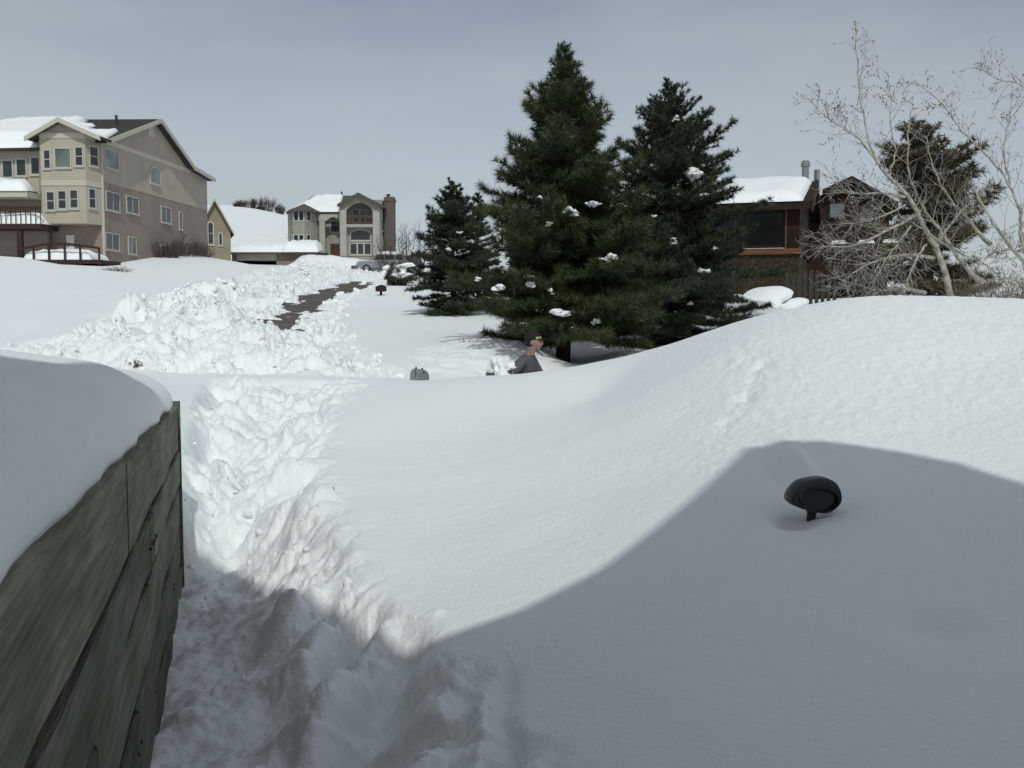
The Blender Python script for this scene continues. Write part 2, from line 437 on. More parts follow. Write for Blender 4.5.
def height(x, y, detail=True):
    x = np.asarray(x, float); y = np.asarray(y, float)
    z = base_z(x, y)
    if not detail: return z
    a, r = _polar(x, y)
    front = sstep(1.2, .9, np.abs(a))
    path, road, pile, berm, far, bank = masks(x, y)
    # soft drifting of undisturbed snow
    z = z + .012*r**.5*fbm(x*.45/np.maximum(r/8, 1)**.5, y*.45/np.maximum(r/8, 1)**.5, 3)*front*(1-path)
    # path
    dep = .22*sstep(2.3, 4.6, y)*sstep(14.2, 11.0, y)
    act = np.nonzero((path+road+pile+berm+far+bank) > 0)[0]
    if len(act):
        xx, yy, zz = x[act], y[act], z[act]
        p_, ro, pi_, be, fa, ba = (q[act] for q in (path, road, pile, berm, far, bank))
        wx, wy = xx+.1*fbm(xx*2.2, yy*2.2, 3), yy+.1*fbm(xx*2.2+9, yy*2.2+4, 3)
        l11, l5 = lumps(wx+3, wy, 9.), lumps(wx, wy*.8, 4.2)
        clus = sstep(-.25, .35, fbm(wx*1.1+4, wy*.9, 2))
        rough = .17*fbm(wx*1.3, wy*1.0, 5, .45)+clus*(.075*l5+.05*l11+.02*lumps(wx, wy+5, 20.))+.07*lumps(wx+8, wy*.7, 2.2)+.06*fbm(wx*5, wy*4, 4, .55)-.06
        calm = .8+.2*sstep(4.4, 5.6, yy)
        zz = zz + p_*(-dep[act] + rough*calm)
        # crumbs thrown on the edges of the path
        ed = np.clip(p_*(1-p_)*4, 0, 1)
        zz = zz + ed*(.03*lumps(wx, wy, 9.)*clus+.018*lumps(wx, wy, 19.)+.03*fbm(wx*3.5, wy*3.5, 4))*calm
        near = yy < 14
        w4 = fbm(wx*4, wy*4, 2)
        for px, py, Y, ra, rl_, h in PITS:
            q = P(px, py, Y); dx, dy = xx-q[0]+.35*ra*w4, yy-q[1]
            d2 = (dx/ra)**2+(dy/rl_)**2
            zz = zz + h*np.exp(-d2**1.3)*(d2 < 9)*near
        # ploughed snow
        rid = 1-np.abs(fbm(wx*1.5+8, wy*1.5, 4, .5))*1.6
        clu = sstep(-.35, .3, fbm(xx*.7+3, yy*.5+8, 3))
        big = .16*lumps(wx, wy, .9)+.10*lumps(wx+2, wy+1, 2.1)+clu*(.10*l5+.085*l11+.05*lumps(wx+1, wy+7, 17.))+.46*fbm(xx*.55, yy*.5, 6, .54)+.08*rid+.04
        gs = np.interp(yy, [14, 18, 30, 60, 100], [.55, .8, .95, .9, .8])
        far_l = .9*lumps(xx, yy, .35)+.5*lumps(xx+1, yy, .8)
        zz = zz + pi_*(gs*(big*1.25-.32) - .06) + be*(big*.28*gs) + ba*(.05*fbm(wx*2, wy*2, 4, .5)) + fa*(far_l*.55)
        z[act] = zz - ro*.10
    # dimpled crust on the mound
    px = 512+1000*x/np.maximum(y, .3)
    crust = sstep(560, 760, px)*sstep(4.4, 5.4, y)*sstep(10.5, 9, y)*front
    sx_, sy_ = x*14+.9*fbm(x*5, y*5, 2), y*9+.9*fbm(x*5+7, y*5, 2)
    d1, _ = worley(sx_, sy_)
    z = z + crust*(.008*d1*d1 + .0038*fbm(x*18, y*12, 3)) 
    tr = np.exp(-(((px-745-18*np.sin(y*3))/16)**2))*sstep(5.6, 6.0, y)*sstep(8.2, 7.2, y)
    z = z + tr*(-.012+.022*fbm(x*7, y*5, 3))
    # hollow and cleft of snow around the mirror
    q = P(812, 508, 4.0); d2 = ((x-q[0])/.15)**2+((y-q[1]-.05)/.12)**2
    z = z - .035*np.exp(-d2)
    d2 = ((x-1.125)/.065)**2+((y-3.91)/.075)**2; z = z - .075*np.exp(-d2**1.4)
    q = P(806, 462, 4.55); d2 = ((x-q[0]-.1*(y-q[1]))/.05)**2+((y-q[1]-.15)/.4)**2
    z = z + .05*np.exp(-d2)-.045*np.exp(-(((x-q[0]-.1*(y-q[1])+.09)/.05)**2+((y-q[1]-.15)/.4)**2))
    for px, py, Y, ra, h in ((328,268,103,3.2,.7),(352,268,101,3.0,.5),(312,269,101,2.2,.4)):
        q = P(px, py, Y); z = z + h*np.exp(-(((x-q[0])**2+(y-q[1])**2)/ra**2))
    # dug out stand of the person shovelling
    q = P(524, 420, 14.15); d2 = ((x-q[0])/.75)**2+((y-q[1])/.55)**2
    z = z - 1.0*sstep(1.25, .75, d2)
    q = P(935, 615, 2.95); d2 = ((x-q[0])/.11)**2+((y-q[1])/.10)**2; z = z - .035*np.exp(-d2)
    # left: bank held by the retaining wall, with its rounded cap
    u, n = wall_uv(x, y)
    foot = sstep(.45, .05, u)*sstep(.75, .15, n)*(n > -.2)*sstep(-6, -4.5, u)
    zf = WFOOT+WSLOPE*u+.05*fbm(x*3, y*3, 4)+.10*np.clip(n, 0, 1)
    z = np.where(foot > 0, z*(1-foot)+np.minimum(z, zf)*foot, z)
    edge, e2, capz = cap_z(x, y, u, n)
    inside = (e2 > .06) & (u < -.04) & (u > -7.5)
    z = np.where(inside, np.maximum(capz-.30*sstep(2.6, 2.0, e2), np.where(e2 < 2.0, -9, z)), z)
    inw = (n < .01) & (e2 <= .06) & (u < .1) & (u > -7.5)
    z = np.where(inw, np.minimum(z, wall_top(u)-.3), z)
    return z

def hz(x, y, detail=False): return float(height(np.array([x]), np.array([y]), detail)[0])

def hit(px, py):
    Y = np.exp(np.linspace(math.log(1.2), math.log(300), 4000))
    d = ray(px, py); t = Y/d[1]
    x = d[0]*t; z = EYE+d[2]*t
    h = height(x, Y)
    i = np.argmax(h >= z)
    return np.array([x[i], Y[i], z[i]])

def build_terrain():
    fine = np.arctan((np.arange(-40, 1065, 1.25)-512)/1000.)
    l = np.linspace(-math.pi, fine[0], 60)[:-1]; r_ = np.linspace(fine[-1], math.pi, 60)[1:]
    A = np.concatenate([l, fine, r_])
    R = [.3]
    while R[-1] < 520:
        r = R[-1]
        k = .03 if r < 1.6 else .0055 if r < 2.6 else .0042 if r < 9 else .0036 if r < 20 else .006 if r < 45 else .010 if r < 120 else .03
        R.append(r*(1+k))
    R = np.array(R)
    a, r = np.meshgrid(A, R)
    x, y = r*np.sin(a), r*np.cos(a)
    z = height(x.ravel(), y.ravel()).reshape(x.shape)
    v = np.stack([x, y, z], -1).reshape(-1, 3)
    n, m = a.shape
    i = np.arange(n*m).reshape(n, m)
    f = np.stack([i[:-1,:-1], i[:-1,1:], i[1:,1:], i[1:,:-1]], -1).reshape(-1, 4)[:, ::-1]
    o = np_mesh('snow_ground', v, f, SNOW)
    tag(o, kind='structure')
    print('terrain verts', len(v))
    return o
build_terrain()
def build_cap():
    us = np.concatenate([np.linspace(-6.8, -.5, 420), np.linspace(-.495, .0, 60)])
    k = np.concatenate([np.linspace(0, 1, 40)**2*.36, np.linspace(.38, 2.7, 50)])
    U, K = np.meshgrid(us, k)
    lip = .014*fbm(U*1.3+4, U*0+2.2, 2)+.002*fbm(U*5, U*0+1.7, 2)
    n = -(K-lip+.03)
    X = WE[0]+WD[0]*U+WN[0]*n; Y = WE[1]+WD[1]*U+WN[1]*n
    _, e2, Z = cap_z(X, Y, U, n)
    # closed below: rows that tuck under the lip
    rows = [np.stack([X, Y, Z], -1)]
    und = [(.00, -.012), (.05, -.03), (.12, -.06)]
    for dn, dz in und:
        nn = n[0]-dn
        rows.insert(0, np.stack([WE[0]+WD[0]*us+WN[0]*nn, WE[1]+WD[1]*us+WN[1]*nn, wall_top(us)+dz], -1)[None])
    v = np.concatenate(rows, 0); m_, q = v.shape[:2]
    end = v[:, -1:].copy(); end[..., 2] = np.minimum(end[..., 2], WTOP_END)-.4
    v = np.concatenate([v, end], 1); q += 1
    i = np.arange(m_*q).reshape(m_, q)
    f = np.stack([i[:-1, :-1], i[:-1, 1:], i[1:, 1:], i[1:, :-1]], -1).reshape(-1, 4)[:, ::-1]
    return tag(np_mesh('snow_bank', v.reshape(-1, 3), f, SNOW), kind='structure')
build_cap()
SUN_STRENGTH, SKY_STRENGTH, EXPOSURE = 3.0, .125, -.58
CLOUD = (5.3, 6.05, 6.5, 1)
# ------------------------------------------------------------------ facade helper
class Fac:
    """vertical facade of a house in the house's own frame: O start, U direction (2D)"""
    def __init__(s, root, O, U):
        s.root = root; s.O = np.array(O, float); U = np.array(U, float); s.U = U/np.linalg.norm(U)
        s.N = np.array([s.U[1], -s.U[0]])
    def uz(s, px, py):
        rz = s.root.rotation_euler.z; c, sn = math.cos(-rz), math.sin(-rz)
        L = np.array(s.root.location); e = np.array([0, 0, EYE])-L; d = ray(px, py)
        R = lambda v: np.array([v[0]*c-v[1]*sn, v[0]*sn+v[1]*c, v[2]])
        e, d = R(e), R(d)
        t = -((e[:2]-s.O) @ s.N)/(d[:2] @ s.N)
        p = e+d*t
        return float((p[:2]-s.O) @ s.U), float(p[2])
    def rect(s, x0, y0, x1, y1):
        xm, ym = (x0+x1)/2, (y0+y1)/2
        return s.uz(x0, ym)[0], s.uz(x1, ym)[0], s.uz(xm, y1)[1], s.uz(xm, y0)[1]
    def box(s, mb, u0, u1, n0, n1, z0, z1): mb.obox(s.O, s.U, s.N, u0, u1, n0, n1, z0, z1); return mb
    def prism(s, mb, poly, n0, n1): mb.oprism(s.O, s.U, s.N, poly, n0, n1); return mb

def window(fac, r, fm, gm, nv=1, nh=1, trim=.09, arch=False, sill=True, name='window', base=0., bar=.05):
    u0, u1, z0, z1 = r
    m = MB()
    if arch:
        h = (u1-u0)/2; zc = z1-min(h, (z1-z0)*.45); rr = z1-zc; c = (u0+u1)/2
        arc = [(c+h*math.cos(t), zc+rr*math.sin(t)) for t in np.linspace(0, math.pi, 11)]
        out = [(c+(h+trim)*math.cos(t), zc+(rr+trim)*math.sin(t)) for t in np.linspace(0, math.pi, 11)]
        for i in range(10):
            fac.prism(m, [arc[i], out[i], out[i+1], arc[i+1]], base-.02, base+.05)
        fac.box(m, u0-trim, u0, base-.02, base+.05, z0, zc); fac.box(m, u1, u1+trim, base-.02, base+.05, z0, zc)
        fac.box(m, u0-trim, u1+trim, base-.02, base+.05, z0-trim, z0)
        pane = [(u0, z0), (u1, z0)]+arc
    else:
        fac.box(m, u0-trim, u0, base-.02, base+.05, z0, z1); fac.box(m, u1, u1+trim, base-.02, base+.05, z0, z1)
        fac.box(m, u0-trim, u1+trim, base-.02, base+.05, z1, z1+trim); fac.box(m, u0-trim, u1+trim, base-.02, base+.05, z0-trim, z0)
        pane = [(u0, z0), (u1, z0), (u1, z1), (u0, z1)]
    for i in range(1, nv):
        u = u0+(u1-u0)*i/nv; fac.box(m, u-bar/2, u+bar/2, base+.005, base+.035, z0+.002, z1-.002)
    for i in range(1, nh):
        z = z0+(z1-z0)*i/nh; fac.box(m, u0+.002, u1-.002, base+.004, base+.033, z-bar/2, z+bar/2)
    if sill: fac.box(m, u0-trim-.05, u1+trim+.05, base-.02, base+.11, z0-trim-.07, z0-trim-.002)
    w = m.build(name, fm, fac.root)
    p = MB(); fac.prism(p, pane, base-.01, base+.012); p.build('pane', gm, w)
    return w

def snow_slab(name, A, B, C, D, thick, parent, n=24, m=16, seed=0, rough=.25, edge=.12):
    """a blanket of snow on the quad A,B (eave) C,D (ridge), rounded at its rim"""
    A, B, C, D = (np.array(q, float) for q in (A, B, C, D))
    s, t = np.meshgrid(np.linspace(0, 1, n), np.linspace(0, 1, m))
    p = (A*(1-s[..., None])+B*s[..., None])*(1-t[..., None])+(D*(1-s[..., None])+C*s[..., None])*t[..., None]
    e = np.minimum(np.minimum(s, 1-s)*np.linalg.norm(B-A), np.minimum(t, 1-t)*np.linalg.norm(D-A))
    sz = max(.05, edge*3)
    rnd = np.sqrt(np.clip(1-(1-np.clip(e/sz, 0, 1))**2, 0, 1))
    h = thick*rnd*(1+rough*fbm(p[..., 0]*.7+seed, p[..., 1]*.7+seed*3, 3))
    top = p.copy(); top[..., 2] += h+.01
    w = .12*fbm(s*9+seed, t*9-seed, 3)*thick
    top[..., 2] += w*rnd
    i = np.arange(n*m).reshape(m, n)
    f = np.stack([i[:-1, :-1], i[:-1, 1:], i[1:, 1:], i[1:, :-1]], -1).reshape(-1, 4)
    bot = p.reshape(-1, 3)-[0, 0, .0]
    k = n*m
    rim = list(i[0, :])+list(i[1:, -1])+list(i[-1, -2::-1])+list(i[-2:0:-1, 0])
    rf = [(rim[j], rim[j]+k, rim[(j+1) % len(rim)]+k, rim[(j+1) % len(rim)]) for j in range(len(rim))]
    v = np.r_[top.reshape(-1, 3), bot]
    return np_mesh(name, v, np.r_[f, np.array(rf)], SNOW, parent)

# ------------------------------------------------------------------ the home behind, whose shadow lies on the snow
M_CREAM = siding_mat('cream_siding', (.43, .38, .30))
M_TRIM = mat('cream_trim', (.46, .43, .35), .6)
M_SHINGLE = mat('dark_shingle', (.055, .05, .048), .9, var=.5, scale=6)
M_GLASS = glass_mat('window_glass', (.03, .04, .045))
hb = thing('house', (-3, -5, 0), 0, 'unseen siding house whose roof outline throws the big shadow across the foreground snow', 'house')
prof = [(.59,4.96),(.9,5.13),(1.27,5.49),(1.87,6.3),(2.42,7.15),(2.53,7.12),(2.73,7.03),(2.93,6.66),(3.05,6.39),(3.05,5.95),(3.0,5.49),(3.0,-.6)]
prof_l = [(.59,4.96),(.46,5.06),(.24,5.68),(.05,5.98),(-.35,7.12),(-.58,7.35),(-.70,7.2),(-.70,6.56),(-.85,6.34),(-1.15,6.4),(-3.2,6.3),(-7.0,4.5),(-7.0,-.6)]
fb = Fac(hb, (3, 4.2), (1, 0))          # facade plane at world y = -0.8, world x as u
FBN = fb.N                              # faces away from the camera side; geometry runs to -y
m = MB(); m.oprism(fb.O, fb.U, fb.N, [(.59,-.6)]+prof, .0, 8.0); m.build('wall', M_CREAM, hb)
m = MB(); m.oprism(fb.O, fb.U, fb.N, [(.59,-.6)]+prof_l, .004, 8.0); m.build('wall', M_CREAM, hb)
fo = Fac(hb, (3, 4.2), (1, 0)); fo.N = -fo.N
m = MB(); fo.box(m, -.5, .45, .0, .05, .35, 2.4); m.build('door', M_TRIM, hb)

# ------------------------------------------------------------------ retaining wall of timbers
def wood_mat():
    m = mat('weathered_timber', (.235, .225, .17), .85, scale=3.0, col2=(.12, .12, .09), stretch=(1.0, 26, 26), bump=.006, bscale=4, detail=8)
    nt = m.node_tree; N = nt.nodes; L = nt.links; b = N['Principled BSDF']
    src = b.inputs['Base Color'].links[0].from_socket
    tc = N.new('ShaderNodeTexCoord'); mp = N.new('ShaderNodeMapping'); mp.inputs['Scale'].default_value = (2.2, 5, 5); L.new(tc.outputs['Object'], mp.inputs[0])
    vo = N.new('ShaderNodeTexVoronoi'); vo.inputs['Scale'].default_value = 1.1; L.new(mp.outputs[0], vo.inputs['Vector'])
    rp = N.new('ShaderNodeValToRGB'); rp.color_ramp.elements[0].position = .03; rp.color_ramp.elements[1].position = .09
    rp.color_ramp.elements[0].color = (.25, .2, .16, 1); rp.color_ramp.elements[1].color = (1, 1, 1, 1); L.new(vo.outputs['Distance'], rp.inputs[0])
    nz = N.new('ShaderNodeTexNoise'); nz.inputs['Scale'].default_value = 3.2; nz.inputs['Detail'].default_value = 9; nz.inputs['Roughness'].default_value = .62; mq = N.new('ShaderNodeMapping'); mq.inputs['Scale'].default_value = (.5, 1.6, 1.6); L.new(tc.outputs['Object'], mq.inputs[0]); L.new(mq.outputs[0], nz.inputs['Vector'])
    r2 = N.new('ShaderNodeValToRGB'); r2.color_ramp.elements[0].position = .38; r2.color_ramp.elements[1].position = .62
    r2.color_ramp.elements[0].color = (1, 1, 1, 1); r2.color_ramp.elements[1].color = (.50, .54, .42, 1); L.new(nz.outputs[0], r2.inputs[0])
    m1 = N.new('ShaderNodeMix'); m1.data_type = 'RGBA'; m1.blend_type = 'MULTIPLY'; m1.inputs[0].default_value = 1; L.new(src, m1.inputs[6]); L.new(rp.outputs[0], m1.inputs[7])
    m2 = N.new('ShaderNodeMix'); m2.data_type = 'RGBA'; m2.blend_type = 'MULTIPLY'; m2.inputs[0].default_value = 1; L.new(m1.outputs[2], m2.inputs[6]); L.new(r2.outputs[0], m2.inputs[7])
    oi = N.new('ShaderNodeObjectInfo'); mr = N.new('ShaderNodeMapRange'); mr.inputs[3].default_value = .62; mr.inputs[4].default_value = 1.25; L.new(oi.outputs['Random'], mr.inputs[0])
    m3 = N.new('ShaderNodeMix'); m3.data_type = 'RGBA'; m3.blend_type = 'MULTIPLY'; m3.inputs[0].default_value = 1; L.new(m2.outputs[2], m3.inputs[6]); L.new(mr.outputs[0], m3.inputs[7])
    L.new(m3.outputs[2], b.inputs['Base Color'])
    return m
M_WOOD = wood_mat()
M_NAIL = mat('rusty_nail', (.05, .035, .03), .7)
ang = math.atan2(WD[1], WD[0])
rw = thing('retaining_wall', (WE[0], WE[1], 0), ang, 'weathered grey timber retaining wall with a rounded snow cap beside the trodden path', 'wall')
# local frame: +x along WD (u), face normal is -y
rs = random.Random(4)
def wu(px):
    d = ray(px, 500); k = d[0]/d[1]
    # x = k y ; (x,y) = WE + u WD
    return (WE[0]-k*WE[1])/(k*WD[1]-WD[0])
courses = [(.285, [wu(147), -3.3]), (.205, [wu(152), -2.5]), (.245, [wu(167), -1.9, -4.1]), (.235, [-1.1, -3.2]), (.22, [-.55, -2.3]), (.25, [-1.6])]
top = 0.0
for ci, (hgt, joints) in enumerate(courses):
    us = [0.0]+sorted(joints, reverse=True)+[-6.9]
    for a, b in zip(us[:-1], us[1:]):
        g = .005; n = 14
        j = rs.uniform(-.004, .003); sag = rs.uniform(-.004, .004)
        mb = MB(); vs = []; fs = []
        xs = np.linspace(b+g, a-g, n)
        for i, u in enumerate(xs):
            w1 = .004*math.sin(u*5+ci*2)+.003*math.sin(u*13+ci)
            zt = WTOP_END+WSLOPE*u-top-.006+w1+sag; zb = zt-hgt+.024
            f_ = j+.004*math.sin(u*3.1+ci*1.7)
            bev = .007
            sec = [(-(f_-bev), zt), (-f_, zt-bev), (-f_, zb+bev), (-(f_-bev), zb), (.16, zb), (.16, zt)]
            vs += [(u, y_, z_) for y_, z_ in sec]
        for i in range(n-1):
            for k in range(6):
                fs.append((i*6+k, (i+1)*6+k, (i+1)*6+(k+1) % 6, i*6+(k+1) % 6))
        fs += [tuple(range(6)), tuple(range(n*6-1, n*6-7, -1))]
        mb.add(vs, fs)
        pl = mb.build('plank', M_WOOD, rw)
        nb = MB()
        for u in (a-.05, b+.05):
            for dz in (.5,):
                z_ = WTOP_END+WSLOPE*u-top-hgt*dz
                nb.tube([(u, -j-.004-.006, z_), (u, -j+.004, z_)], .006, 8)
        if ci in (1, 3): nb.build('nail_head', M_NAIL, pl)
    top += hgt
mb = MB(); vs = []; fs = []
for i, u in enumerate(np.linspace(-6.9, -.02, 12)):
    zt = WTOP_END+WSLOPE*u-.05
    vs += [(u, .03, zt), (u, .03, zt-1.35), (u, .10, zt-1.35), (u, .10, zt)]
for i in range(11):
    for k in range(4): fs.append((i*4+k, (i+1)*4+k, (i+1)*4+(k+1) % 4, i*4+(k+1) % 4))
mb.add(vs, fs).build('gap_shade_sheet', mat('gap_shade', (.02, .02, .016), .95), rw)  # near-black sheet added behind the planks so the seams look shaded
# end face: the short return of the wall
mb = MB(); 
for k in range(1):
    mb.box(.004, -.012, WTOP_END-1.5, .07, .17, WTOP_END+.012)
mb.build('end_post', M_WOOD, rw)

# ------------------------------------------------------------------ vehicle mirror in the snow
M_BLK = mat('black_plastic', (.012, .014, .015), .38, spec=.45, bump=.0006, bscale=220)
M_BLK2 = mat('grey_black_trim', (.035, .04, .042), .35, spec=.5)
M_MIR = mat('mirror_glass', (.012, .014, .015), .12, spec=.4)
p = P(816, 496, 3.93)
mi = thing('side_mirror', p, math.radians(15), 'black rounded vehicle side mirror poking out of the shaded snow mound', 'side mirror')
_k = .0885*p[1]/1000
def _tr(q): return [((x-470)*_k/.96, (388-y)*_k) for x, y in q]
OUT = _tr([(165,430),(180,360),(230,300),(300,235),(400,200),(520,185),(620,195),(700,240),(750,310),(775,400),(760,480),(700,540),(640,578),(560,590),(450,570),(350,545),(260,510),(190,475)])
INN = _tr([(365,335),(420,322),(560,338),(680,372),(735,420),(742,480),(695,535),(610,566),(500,566),(400,535),(352,480),(345,400)])
def resample(poly, c, n):
    pl = [np.array(q) for q in poly]; sm = []
    for i in range(len(pl)):                       # closed Catmull-Rom
        p0, p1, p2, p3 = pl[i-1], pl[i], pl[(i+1) % len(pl)], pl[(i+2) % len(pl)]
        for t in np.linspace(0, 1, 6)[:-1]: sm.append(.5*(2*p1+(p2-p0)*t+(2*p0-5*p1+4*p2-p3)*t*t+(3*p1-p0-3*p2+p3)*t**3))
    sm = np.array(sm)-c; an = np.arctan2(sm[:, 1], sm[:, 0]); r = np.hypot(sm[:, 0], sm[:, 1]); o = an.argsort()
    A = np.linspace(-math.pi, math.pi, n, endpoint=False); R_ = np.interp(A, an[o], r[o], period=2*math.pi)
    return np.stack([R_*np.cos(A), R_*np.sin(A)], 1)+c
n = 44
cc = np.array([.030, -.020])
o_ = resample(OUT, cc, n); i_ = resample(INN, cc, n)
secs = []
for f_, y_ in ((.35, -.004), (.12, -.013), (.03, -.010), (0, .002), (-.015, .02), (-.01, .045), (.10, .08), (.32, .11), (.62, .13), (.95, .136)):
    if y_ < .0: q = o_*(1-f_)+i_*f_ if f_ < 1 else i_
    else: q = cc+(o_-cc)*(1-f_)+np.array([.0, .004])*y_/.1
    secs.append([(a, y_, b) for a, b in q])
q = i_*.75+o_*.25
secs[0] = [(a, -.006, b) for a, b in i_*.9+o_*.1]
secs.insert(0, [(a, .012, b) for a, b in i_])
vs = [v for sct in secs for v in sct]; fs = []
for i in range(len(secs)-1):
    for k in range(n): fs.append((i*n+k, (i+1)*n+k, (i+1)*n+(k+1) % n, i*n+(k+1) % n))
fs.append(tuple(range(len(vs)-1, len(vs)-n-1, -1)))
mb = MB(); mb.add(vs, fs); mb.build('housing', M_BLK, mi, True)
mb = MB(); mb.add([(a, .010, b) for a, b in i_*.985+cc*.015], [tuple(range(n))]); mb.build('mirror_glass', M_MIR, mi)
ps = _tr([(222,305),(235,370),(262,430),(300,478)]); mb = MB(); mb.tube([(a, -.013+.004*(j in (0, 3)), b) for j, (a, b) in enumerate(ps)], .0045, 6); mb.build('side_seam', M_MIR, mi, True)
ps = _tr([(190,385),(205,430),(240,470)]); mb = MB(); mb.tube([(a, -.006, b) for a, b in ps], [.005, .009, .005], 8); mb.build('side_facet', M_BLK2, mi, True)
mb = MB(); mb.tube([(.015, .05, -.05), (.010, .045, -.085), (.005, .05, -.12), (-.005, .05, -.30)], [.03, .018, .016, .018], 10); mb.build('bracket', M_BLK, mi, True)

# ------------------------------------------------------------------ mailbox by the kerb
M_GALV = mat('galvanised_grey', (.30, .34, .33), .5, metal=.25, var=.25, scale=5, spec=.4)
M_GALV2 = mat('mailbox_door', (.17, .20, .195), .5, metal=.2, var=.2, scale=9)
M_DK = mat('dark_iron', (.02, .02, .02), .6)
M_POST = mat('post_wood', (.12, .09, .06), .9, var=.4, scale=4, stretch=(8, 8, 1))
p = P(425, 375, 12.75)
mb_root = thing('mailbox', (p[0]-.02, p[1], p[2]-.075), math.radians(20), 'round topped grey metal mailbox with small dark flag, sunk in snow beside the kerb', 'mailbox')
mb_root.scale = (.8, .8, .8)
def arch_sec(y, w, h, t=0.):
    return [(-w, y, -.02)]+[(w*math.cos(a), y, .06+(h-.06)*math.sin(a)) for a in np.linspace(math.pi, 0, 13)]+[(w, y, -.02)]
def loft(mb, secs):
    vs = [q for s_ in secs for q in s_]; k = len(secs[0]); fs = []
    for i in range(len(secs)-1):
        for j in range(k): fs.append((i*k+j, i*k+(j+1) % k, (i+1)*k+(j+1) % k, (i+1)*k+j))
    fs += [tuple(range(k-1, -1, -1)), tuple(range((len(secs)-1)*k, len(secs)*k))]
    mb.add(vs, fs); return mb
loft(MB(), [arch_sec(0, .095, .175), arch_sec(.5, .095, .175)]).build('body', M_GALV, mb_root)
d = loft(MB(), [arch_sec(-.012, .088, .165), arch_sec(-.002, .09, .168)]).build('door', M_GALV2, mb_root)
MB().box(-.015, -.03, .135, .015, -.012, .15).build('latch', M_DK, d)
fl = MB().box(-.101, .10, .05, -.097, .125, .22); fl.box(-.101, .04, .19, -.097, .1, .225); fl.build('flag', M_DK, mb_root)
MB().box(-.015, .05, .17, .01, .08, .20).build('hinge', M_DK, mb_root)
MB().box(-.05, .15, -1.3, .05, .25, -.021).build('post', M_POST, mb_root)

# ------------------------------------------------------------------ little tips of buried shrubs
M_TWIG = mat('dry_twig', (.09, .06, .035), .9, island=.4)
M_SPRIG = mat('brown_green_sprig', (.10, .085, .035), .9, island=.5)
def sprig(loc, size, n, label, seed, mat_):
    rs = random.Random(seed); mb = MB()
    for i in range(n):
        a = rs.uniform(0, 6.28); l = size*rs.uniform(.5, 1)
        d = Vector((math.cos(a)*rs.uniform(.1, .9), math.sin(a)*rs.uniform(.1, .9), rs.uniform(.3, 1)))
        d.normalize(); b = Vector((rs.uniform(-.03, .03), rs.uniform(-.03, .03), -.04))
        q = [b, b+d*l*.5+Vector((0, 0, .01)), b+d*l]
        mb.tube(q, [.006, .004, .002], 4)
        for k in range(7):
            c = b+d*l*rs.uniform(.35, 1); e = Vector((rs.gauss(0, 1), rs.gauss(0, 1), rs.gauss(.3, 1))).normalized()*size*.28
            s_ = e.orthogonal().normalized()*size*.05
            mb.add([c-s_, c+s_, c+e], [(0, 1, 2)])
    o = mb.build('shrub_tip', mat_); o.location = tuple(loc)
    return tag(o, label, 'shrub')
q = hit(136, 368); sprig(q, .17, 12, 'small brown green sprig of a buried shrub poking out behind the timber wall', 3, M_SPRIG)
q = hit(2, 382); sprig(q, .04, 6, 'dark dry twig end sticking out of the wall cap at the left edge', 5, M_TWIG)

# ------------------------------------------------------------------ person shovelling
def skin(name, pts, edges, radii, mat_, parent, lev=2):
    me = bpy.data.meshes.new(name); me.from_pydata([tuple(p) for p in pts], edges, []); me.update()
    o = bpy.data.objects.new(name, me); COL.objects.link(o); o.parent = parent
    mo = o.modifiers.new('skin', 'SKIN')
    for i, r in enumerate(radii):
        sv = me.skin_vertices[0].data[i]; sv.radius = (r, r) if not hasattr(r, '__len__') else r; sv.use_root = (i == 0)
    mo.use_smooth_shade = True
    su = o.modifiers.new('sub', 'SUBSURF'); su.levels = lev; su.render_levels = lev
    me.materials.append(mat_)
    return o
M_SKIN = mat('skin', (.32, .20, .16), .6, var=.1, scale=10)
M_SHIRT = mat('grey_shirt', (.105, .10, .105), .95, var=.3, scale=6, bump=.01, bscale=14)
M_TROUS = mat('dark_trousers', (.03, .035, .05), .95, var=.3, scale=5)
M_HAIR = mat('dark_hair', (.02, .014, .01), .8)
M_CAP = mat('dark_cap', (.022, .014, .014), .85, var=.3, scale=20)
M_YEL = mat('bright_yellow_patch', (.42, .44, .07), .8)
M_RED = mat('shovel_handle_wood', (.25, .15, .07), .6)
pc = P(531, 342.5, 14.0)                       # head centre
gz = hz(pc[0], pc[1])
eye_h = pc[2]
pr = thing('person', (pc[0]-.03, pc[1], pc[2]-1.62*1.08), math.radians(-12), 'person in grey long sleeved shirt and dark cap shovelling snow under the tall pine', 'person')
pr.scale = (1.08, 1.08, 1.08)
# local frame: faces +x, right side is -y, z from the soles
J = dict(pel=(-.14,0,.93), bel=(-.12,0,1.08), che=(-.05,0,1.30), nk0=(.0,0,1.44), nk=(.035,0,1.51), hd0=(.05,0,1.58), hd1=(.055,0,1.68),
  shR=(-.05,-.19,1.40), elR=(-.20,-.27,1.19), wrR=(-.13,-.33,.99), shL=(-.02,.19,1.40), elL=(.12,.24,1.16), wrL=(.16,.02,1.02),
  hpR=(-.14,-.10,.90), knR=(-.05,-.12,.49), anR=(-.16,-.12,.08), toR=(.02,-.13,.04), hpL=(-.14,.10,.90), knL=(.08,.12,.50), anL=(.05,.12,.08), toL=(.23,.12,.04))
names = list(J); ix = {k: i for i, k in enumerate(names)}
E = [('pel','bel'),('bel','che'),('che','nk0'),('nk0','nk'),('nk','hd0'),('hd0','hd1'),('che','shR'),('shR','elR'),('elR','wrR'),('che','shL'),('shL','elL'),('elL','wrL'),
     ('pel','hpR'),('hpR','knR'),('knR','anR'),('anR','toR'),('pel','hpL'),('hpL','knL'),('knL','anL'),('anL','toL')]
